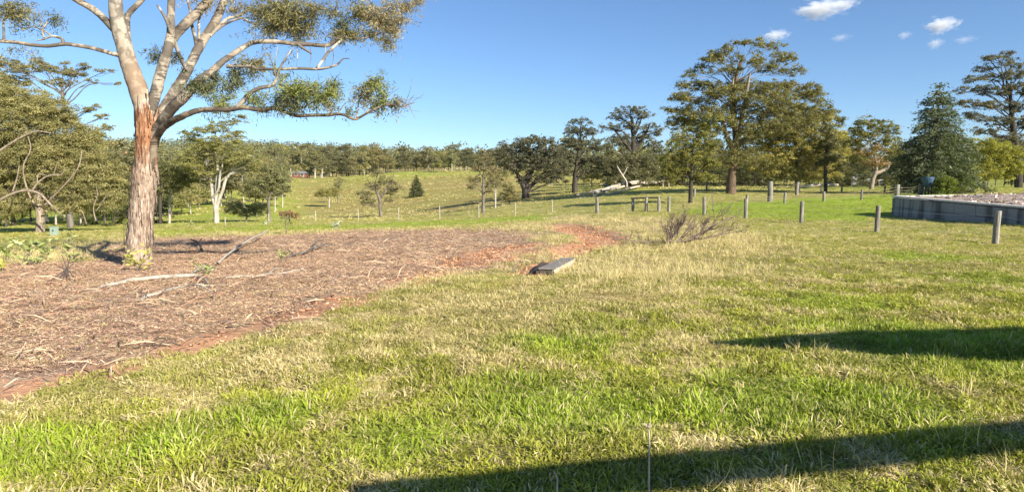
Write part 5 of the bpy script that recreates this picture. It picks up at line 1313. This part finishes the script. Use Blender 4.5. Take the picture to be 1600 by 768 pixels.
for i, (px, py, w, lb) in enumerate(((853,490,9,'dark soil clod in the straw grass below the pale slab'),(932,440,4,'small dark clod right of the pale slab'),(915,474,6,'dark clod between the pale slab and the lush tuft'),(1284,452,8,'rounded dark clod in the middle of the right paddock'),(1352,454,9,'wide flat dark clod right of the rounded clod'),(1292,420,6,'small clod below the fence post with the dark shaft'),(1480,437,12,'broad low dark clod below the rightmost fence post'),(1430,440,8,'low dark clod left of the broad low clod'),(1465,462,10,'low brown clod below the broad low clod'),(790,402,6,'small dark tuft clod on the red soil patch'))):
    g = on(px, py); k = g[1] / F; r = w * k
    u, v = np.meshgrid(np.linspace(0, 2 * np.pi, 14, endpoint=False), np.linspace(0, 1, 7), indexing='ij')
    R = np.sqrt(v) * r * (1 + .25 * np.sin(3 * u + i) + .12 * np.sin(7 * u + 2 * i))
    V = np.stack([R * np.cos(u), R * np.sin(u), r * .34 * (1 - v) ** .7 * (1 + .3 * np.sin(5 * u + 9 * v)) - .02], -1).reshape(-1, 3)
    a = np.arange(14)[:, None] * 7; a2 = ((np.arange(14) + 1) % 14)[:, None] * 7; j = np.arange(6)[None]
    Q = np.stack([a + j, a + j + 1, a2 + j + 1, a2 + j], -1).reshape(-1, 4)
    o = link('soil_clod', make_mesh('soil_clod', V, Q, M['clod'], None, True), None, tuple(g), (0, 0, rng.uniform(0, 6)))
    tag(o, lb, 'clod', 'dark clods scattered in the grass')

# broad-leaved weeds
def weed(label, px, py, h, r, n, pal, L=.16, name='weed', stems=5, cat='weed', group=None, up=.35):
    g = on(px, py); root = thing(name, label, cat, g, 0, group); k = g[1] / F; h *= k; r *= k
    sb, lb = MB(), MB()
    for s in range(stems):
        a = rng.uniform(0, 6.28); e = np.array([math.cos(a) * r * rng.uniform(.1, .9), math.sin(a) * r * rng.uniform(.1, .9), h * rng.uniform(.55, 1.0)])
        sb.tube([(0, 0, -.03), e * [.4, .4, .55], e], [.012, .009, .004], 4, 0, (1, 1, 1), 2)
        m = max(3, n // stems); t = rng.uniform(.3, 1.05, m)[:, None]
        P = e * t + rng.normal(0, .05, (m, 3)); P[:, 2] = np.abs(P[:, 2])
        aa = rng.uniform(0, 6.28, m); D = np.stack([np.cos(aa), np.sin(aa), rng.normal(up, .35, m)], 1)
        leaves(lb, P + unit(D) * L * .5, D, L * rng.uniform(.6, 1.3, m), L * .42 * rng.uniform(.7, 1.2, m), tints(m, pal))
    sb.build('stems', M['bark_grey'], root); lb.build('leaves', M['leaf'], root, smooth=False)
WP = ((.20, .23, .08), (.36, .38, .16)); WY = ((.28, .28, .06), (.44, .42, .10))
for a in (('yellow-green weed growing at the foot of the big trunk', 216,423,34,26,75,WY,.14),('leafy green sprig on the fallen branches right of the trunk', 324,432,24,22,46,WP,.12),
          ('leafy green sprig beside the knobbly curled branch', 440,408,18,16,30,WP,.11),('tall pale weed sapling with drooping leaves left of the trunk shadow', 106,398,42,17,34,WP,.2),
          ('broad pale weed patch nearest the left edge', 14,408,32,32,75,WP,.2),('broad pale weed in the middle of the weed patch', 46,402,30,28,70,WP,.2),
          ('pale weed at the right end of the weed patch', 78,404,32,26,70,WP,.2),('low pale weed in front of the weed patch', 58,414,20,30,46,WP,.17),('bright yellow-green weed at the very left edge', 4,424,16,14,24,WY,.16),
          ('low weed between the weed patch and the trunk shadow', 112,411,18,22,36,WP,.17),
          ('pale woolly weed clump on the green crest strip', 528,360,16,17,34,((.26,.28,.20),(.40,.42,.32)),.3),('small pale weed on the crest left of the thin sapling', 418,353,8,8,14,((.28,.30,.22),(.42,.44,.33)),.3),
          ('small pale weed beside the shrub below the white-trunked gum', 300,352,8,14,16,WP,.3)):
    weed(a[0], *a[1:])
px_tree('sapling', 'thin sapling on the edge of the bare ground in front of the picket fence', (446, 366), None, [(446,368,.9),(447,358,.8),(446,348,.6),(448,338,.3)],
    [(446,342,6,4),(450,348,5,3),(442,340,5,3)], ((.13, .15, .055), (.22, .23, .10)), 'bark_grey', 3.5, 16, .8, (2.6, 1.1), .5, .5, .5, cat='sapling')
def stalk(label, px, py, top, lean):
    g = on(px, py); k = g[1] / F; mb = MB(); h = (py - top) * k
    root = thing('dead_stalk', label, 'stalk', g, 0, 'dead weed stalks in the foreground')
    mb.tube([(0, 0, -.03), (lean * .3, .0, h * .45), (lean * .2, .01, h * .8), (lean, .02, h)], [.0055, .0048, .0042, .0028], 6, .12, (1, 1, 1), 4, 3)
    mb.build('stem', M['dead'], root)
    fb = MB(); m = 14; P = np.array([lean, .02, h]) + rng.normal(0, .012, (m, 3)) - [0, 0, .02]
    leaves(fb, P, rng.normal(0, 1, (m, 3)), .035, .012, np.tile((.45, .37, .24), (m, 1))); fb.build('seed_head', M['leaf_matt'], root, smooth=False)
stalk('tall dead pale weed stalk standing in the shadow band in the foreground', 1014, 775, 655, -.01)
stalk('shorter dead weed stalk with withered head left of the tall stalk', 872, 790, 735, -.02)

# bleached fallen tree behind the lawn
branch_thing('dead_tree', 'bleached fallen tree with tangled pale limbs heaped beyond the fence', [
    [(1046,289,2.2,.2),(1030,290,2.8,.3),(1012,292,3.2,.4),(990,293,3.4,.4),(972,295,3,.4),(950,299,2.4,.2),(925,304,1.6)],
    [(1012,291,2,.4),(1004,288,2.2,1.0),(996,284,1.4,1.2)],[(985,294,2,.4),(970,292,2,.9),(962,288,1.6,1.3),(968,281,1.2,1.4)],[(975,296,1.8,.3),(955,300,1.6,.2),(930,302,1.2,.1),(900,306,.7)],
    [(1000,294,1.8,.2),(985,298,1.6,.2),(962,303,1.2,.1),(940,307,.7)],[(1030,291,1.8,.3),(1022,287,1.4,.9),(1014,284,1,1.2)],[(968,296,1.5,.3),(940,300,1.2,.3),(912,304,.9,.1),(888,307,.6)],
    [(960,298,1.3,.2),(946,296,1.1,.6),(936,297,.8,.6)],[(1005,293,1.6,.3),(978,290,1.5,.9),(958,293,1,.8)],[(950,301,1,.1),(925,307,.8),(905,310,.5)]], 'dead', 'dead tree', None, 7)
def placed(name, label, cat, px, Y, rz=0):
    g = base_at(px, Y); return thing(name, label, cat, g, rz), Y / F, g
R_, k_, g_ = placed('broken_limb', 'white broken dead limb hanging in the bushy dark tree above the log heap', 'branch', 978, 91)
zz = lambda px, py: at(px, py, 91) - g_
mb = MB(); mb.tube([zz(979,292), zz(979,284), zz(974,276), zz(969,268), zz(964,259)], np.array([1.5,1.4,1.4,1.2,.6]) * k_, 7, .1, (1, 1, 1), 4); mb.build('stem', M['dead'], R_)
mb = MB(); mb.tube([zz(973,274), zz(978,266), zz(980,260)], np.array([.9,.7,.4]) * k_, 6, .1, (1, 1, 1), 3); mb.build('side_branch', M['dead'], R_)
R_, k_, g_ = placed('fallen_log', 'long pale fallen log lying on the lawn behind the strainer posts', 'log', 1258, 88)
mb = MB(); mb.tube([np.array([-.9, 0, .22]), np.array([1, .1, .42]), np.array([2.6, .1, .5]), np.array([4.4, 0, .45])], [.16, .24, .26, .2], 9, .1, (1, 1, 1), 4); mb.build('stem', M['dead'], R_)

# timber stand by the log heap
R_, k_, g_ = placed('timber_stand', 'small timber stand of two posts and a plank right of the log heap', 'stand', 1040, 92)
for x in (-.42, .42):
    mb = MB(); box(mb, [x - .1, -.1, -.2], [.2, 0, 0], [0, .2, 0], [0, 0, 1.2], .01); mb.build('leg', M['timber'], R_, False)
mb = MB(); box(mb, [-.75, -.18, 1.003], [1.5, 0, 0], [0, .36, 0], [0, 0, .16], .01); mb.build('plank', M['timber'], R_, False)

# blue hopper on dark legs
R_, k_, g_ = placed('feed_hopper', 'blue hopper on dark legs standing behind the corner of the wall', 'hopper', 1447, 57)
k_ = 57 / F
mb = MB(); mb.tube([(0, 0, .62), (0, 0, .9), (0, 0, 1.25), (0, 0, 1.52), (0, 0, 1.60), (0, 0, 1.601)], [.16, .3, .46, .56, .56, .02], 12, 0, (1, 1, 1), 1); mb.build('tub', M['blue'], R_)
for x, y in ((-.25, -.2), (.28, -.2), (-.25, .25), (.28, .25)):
    mb = MB(); mb.tube([(x, y, -.2), (x * .9, y * .9, .95)], [.055, .05], 6, 0, (1, 1, 1), 1); mb.build('leg', M['dark_metal'], R_)
mb = MB(); mb.tube([(.3, -.3, .25), (.62, -.3, .45), (.62, -.3, .95)], [.07, .07, .06], 6, 0, (1, 1, 1), 3); mb.build('side_pipe', M['dark_metal'], R_)

# pale green service box at the left
R_, k_, g_ = placed('service_box', 'pale green service box standing by the dirt track at the left', 'box', 82, 37)
mb = MB(); box(mb, [-.17, -.12, -.05], [.34, 0, 0], [0, .24, 0], [0, 0, .50], .02); mb.build('cabinet', M['green_box'], R_, False)
mb = MB(); box(mb, [-.19, -.14, .451], [.38, 0, 0], [0, .28, 0], [0, 0, .05], .015); mb.build('lid', M['green_box'], R_, False)
mb = MB(); box(mb, [-.02, -.135, .22], [.06, 0, 0], [0, .014, 0], [0, 0, .12], .003); mb.build('handle', M['dark_metal'], R_, False)

# buildings glimpsed between the trees
def house(name, label, px, Y, w, d, h, roofh, wallm, roofm, nwin, rz=0, cat='house', door=True):
    root, k, g = placed(name, label, cat, px, Y, rz)
    mb = MB(); box(mb, [-w / 2, -d / 2, -1.0], [w, 0, 0], [0, d, 0], [0, 0, h + 1.0], .02); mb.build('wall', M[wallm], root, False)
    o = .45; rb = MB()
    V = [(-w/2-o,-d/2-o,h),(w/2+o,-d/2-o,h),(w/2+o,d/2+o,h),(-w/2-o,d/2+o,h),(-w/2+1,0,h+roofh),(w/2-1,0,h+roofh),(-w/2-o,-d/2-o,h+.16),(w/2+o,-d/2-o,h+.16),(w/2+o,d/2+o,h+.16),(-w/2-o,d/2+o,h+.16)]
    rb.add(V, [(0,3,2,1),(0,1,7,6),(1,2,8,7),(2,3,9,8),(3,0,6,9),(6,7,5,4),(8,9,4,5)]); rb.Q[-1] = np.array([(0,3,2,1),(0,1,7,6),(1,2,8,7),(2,3,9,8),(3,0,6,9),(6,7,5,4),(8,9,4,5)])
    me_q = rb.Q[-1]
    ro = rb.build('roof', M[roofm], root, False)
    for x0, a, b in ((-1, 9, 6), (1, 7, 8)):
        t = MB(); P = np.array(V, float); apex = P[4] if x0 < 0 else P[5]; mid = (P[a] + P[b]) / 2
        t.add([P[a], mid, P[b], apex], [(0, 1, 2, 3)]); t.build('hip', M[roofm], ro, False)
    for i in range(nwin):
        x = -w / 2 + w * (i + .7) / (nwin + .4)
        f = MB(); box(f, [x - .65, -d / 2 - .06, 1.0], [1.3, 0, 0], [0, .10, 0], [0, 0, 1.25], .01); fo = f.build('window', M['timber' if cat == 'shed' else 'pale_wall' if wallm != 'pale_wall' else 'roof_grey'], root, False)
        p = MB(); box(p, [x - .55, -d / 2 - .075, 1.1], [1.1, 0, 0], [0, .05, 0], [0, 0, 1.05], .005); p.build('pane', M['glass_dark'], fo, False)
    if door:
        f = MB(); x = w / 2 - 1.3; box(f, [x - .5, -d / 2 - .07, 0], [1.0, 0, 0], [0, .09, 0], [0, 0, 2.1], .01); f.build('door', M['timber'], root, False)
    return root
house('brick_house', 'low red brick house with grey roof in the trees at the top of the paddock', 462, 345, 13, 7, 2.3, 1.3, 'brick_wall', 'roof_grey', 4, .1)
house('hill_house', 'pale house with terracotta roof on the far hill left of the big trunk', 192, 560, 15, 9, 4.5, 3.5, 'pale_wall', 'roof_tile', 3, .3)
house('hill_house', 'small white house lower on the far hill left of the terracotta roofed house', 163, 500, 10, 7, 3.5, 2.2, 'pale_wall', 'roof_grey', 2, -.2)
house('farm_shed', 'grey farm shed with blue roof glimpsed behind the leaning tree', 1342, 122, 6.5, 4, 2.0, .5, 'roof_grey', 'roof_blue', 2, .15, 'shed')
house('farm_shed', 'small blue roofed shed glimpsed behind the slim dark-stemmed tree', 1030, 128, 4, 4, 1.8, .5, 'timber', 'roof_blue', 1, -.1, 'shed')
house('farm_shed', 'white shed glimpsed under the crown right of the huge gum', 1172, 125, 4, 4, 1.8, .5, 'cap', 'roof_grey', 1, 0, 'shed')
R_, k_, g_ = placed('pole', 'tall pale pole in front of the brick house on the ridge', 'pole', 456, 290)
mb = MB(); mb.tube([(0, 0, -.5), (0, 0, 3), (0, 0, 5.8), (0, 0, 5.85)], [.22, .2, .17, .01], 8, .02, (1, 1, 1), 2); mb.build('shaft', M['picket'], R_)
for px, lb in ((492, 'left of two pale bare gum trunks at the top of the paddock'), (503, 'right of two pale bare gum trunks at the top of the paddock')):
    px_tree('gum_tree', lb, (px, 280), 318, [(px,281,1.2),(px,272,1.0),(px+.5,262,.8)], [(px,252,10,8),(px+4,258,7,5),(px-4,246,8,5)], ((.10,.10,.04),(.18,.165,.075)), 'bark_pale', 4, 40, 1.2, (2.2, 1.0))

# ------------------------------------------------------------------ unseen timber frame added beside the camera, shaped to cast the foreground shadow bands
def shadow_caster():
    root = thing('shadow_caster_frame', 'unseen timber frame with flat roof and beam, added to cast the foreground shadows', 'shadow_caster', (7, 0, 0))
    L = 1 / math.tan(SUN_EL); dx, dy = -math.sin(SUN_AZ) * L, -math.cos(SUN_AZ) * L        # shadow shift per metre of height
    hb = 2.45
    def src(x, y, h): return np.array([x - dx * h, y - dy * h, h]) - np.array([7, 0, 0])
    # beam, laid so that its shadow crosses the foreground from right to left
    a, c = src(*gp(560, 772)[:2], hb), src(*gp(1640, 668)[:2], hb)
    e = c + (c - a) * .9
    ux = unit(e - a); n = np.array([-ux[1], ux[0], 0])
    mb = MB(); box(mb, a - [0, 0, .05] - n * .22, e - a, n * .22, [0, 0, .14], .01); mb.build('beam', M['timber'], root, False)
    # flat panel, outlined so that its shadow gives the upper band
    hr = 2.75
    p = [src(*gp(*q)[:2], hr) for q in ((1112, 541), (1350, 521), (1640, 515), (1640, 566), (1420, 561), (1270, 547))]
    x1 = 14.0
    far_u = np.array([x1, p[2][1] + .1, hr]); far_l = np.array([x1, p[3][1] + .1, hr])
    P = [p[0], p[1], p[2], far_u, far_l, p[3], p[4], p[5]]
    V = [q for q in P] + [q + [0, 0, .07] for q in P]
    Q = [(0, 1, 6, 7), (1, 2, 5, 6), (2, 3, 4, 5), (8, 15, 14, 9), (9, 14, 13, 10), (10, 13, 12, 11)] + [(i, i + 8, (i + 1) % 8 + 8, (i + 1) % 8) for i in range(8)]
    mb = MB(); mb.add(V, Q); mb.build('roof', M['roof_grey'], root, False)
    for q in (np.array([x1 - .3, p[2][1] - .1, 0]), np.array([x1 - .3, p[3][1] + .3, 0]), np.array([e[0] - .2, e[1] - .1, 0])):
        g = gz(q[0] + 7, q[1]); hh = hr - g if q[0] > x1 - .5 else hb - .05 - g
        mb = MB(); box(mb, q + [-.07, -.07, g - .2], [.14, 0, 0], [0, .14, 0], [0, 0, hh + .2 - .004], .01); mb.build('post', M['timber'], root, False)
    mb = MB(); q0 = np.array([x1 - .37, min(e[1], p[3][1]) - .3, hr - .16]); q1 = np.array([x1 - .37, p[2][1] + .05, hr - .16])
    box(mb, q0, q1 - q0, [.14, 0, 0], [0, 0, .15], .01); mb.build('crossbeam', M['timber'], root, False)
shadow_caster()

# ------------------------------------------------------------------ clouds
def cloud_mat():
    m = NT('cloud_vapour'); m.t.nodes.remove(m.out); m.out = m.t.nodes.new('ShaderNodeOutputMaterial')
    o = m.obj()
    ln = m.n('ShaderNodeVectorMath', {0: o}, operation='LENGTH').outputs['Value']
    nz = m.noise(2.4, 5, o, .62, .3)
    f = m.math('SUBTRACT', m.math('ADD', m.math('MULTIPLY', nz, 1.7), -.32), ln)
    d = m.n('ShaderNodeMapRange', {'Value': f, 'From Min': .0, 'From Max': .45, 'To Min': 0, 'To Max': 1}).outputs[0]
    at_ = m.attr('thick', 'OBJECT', 'Fac')
    v = m.n('ShaderNodeVolumePrincipled', {'Color': (1, 1, 1, 1), 'Density': m.math('MULTIPLY', d, at_), 'Anisotropy': .0})
    m.t.links.new(v.outputs[0], m.out.inputs['Volume'])
    return m.m
M['cloud'] = cloud_mat()
def cloud(label, px, py, rx, ry, thick, Y=2600):
    c = at(px, py, Y); k = Y / F
    u, v = np.meshgrid(np.linspace(0, 2 * np.pi, 20, endpoint=False), np.linspace(.02, np.pi - .02, 12), indexing='ij')
    V = np.stack([np.sin(v) * np.cos(u), np.sin(v) * np.sin(u), np.cos(v)], -1).reshape(-1, 3)
    a = np.arange(20)[:, None] * 12; a2 = ((np.arange(20) + 1) % 20)[:, None] * 12; j = np.arange(11)[None]
    Q = np.stack([a + j, a + j + 1, a2 + j + 1, a2 + j], -1).reshape(-1, 4)
    top = V[::12].mean(0); 
    o = link('cloud', make_mesh('cloud', V, Q, M['cloud'], None, True), None, tuple(c), (0, 0, rng.uniform(-.3, .3)), (rx * k * 1.75, rx * k * 1.2, ry * k * 1.75))
    o['thick'] = thick * 3.4
    tag(o, label, 'cloud', 'small fair-weather clouds')
for c in (('largest white cloud at the top edge above the huge gum', 1282, 14, 36, 14, .012), ('thin bright wisp trailing right of the largest cloud', 1318, 6, 22, 8, .008), ('pointed white cloud just above the top of the huge gum', 1212, 55, 20, 9, .010), ('compact bright cloud at the upper right', 1471, 39, 23, 12, .014),
          ('small round cloud below the compact bright cloud', 1461, 68, 11, 8, .009), ('tiny cloud left of the compact bright cloud', 1413, 55, 10, 6, .007), ('faint wisp below the largest cloud', 1313, 59, 14, 6, .004), ('faint streak right of the small round cloud', 1508, 62, 16, 6, .003)):
    cloud(*c)

# ------------------------------------------------------------------ haze
def haze():
    m = NT('haze_air')
    v = m.n('ShaderNodeVolumePrincipled', {'Color': (.80, .88, 1.0, 1), 'Density': .00004, 'Anisotropy': .1})
    m.t.links.new(v.outputs[0], m.out.inputs['Volume'])
    V = np.array([(x, y, z) for z in (-40, 150) for x, y in ((-1760, -1760), (1760, -1760), (1760, 1760), (-1760, 1760))], float)
    Q = [(3, 2, 1, 0), (4, 5, 6, 7), (0, 1, 5, 4), (1, 2, 6, 5), (2, 3, 7, 6), (3, 0, 4, 7)]
    tag(link('haze', make_mesh('haze', V, Q, m.m)), kind='stuff')
haze()
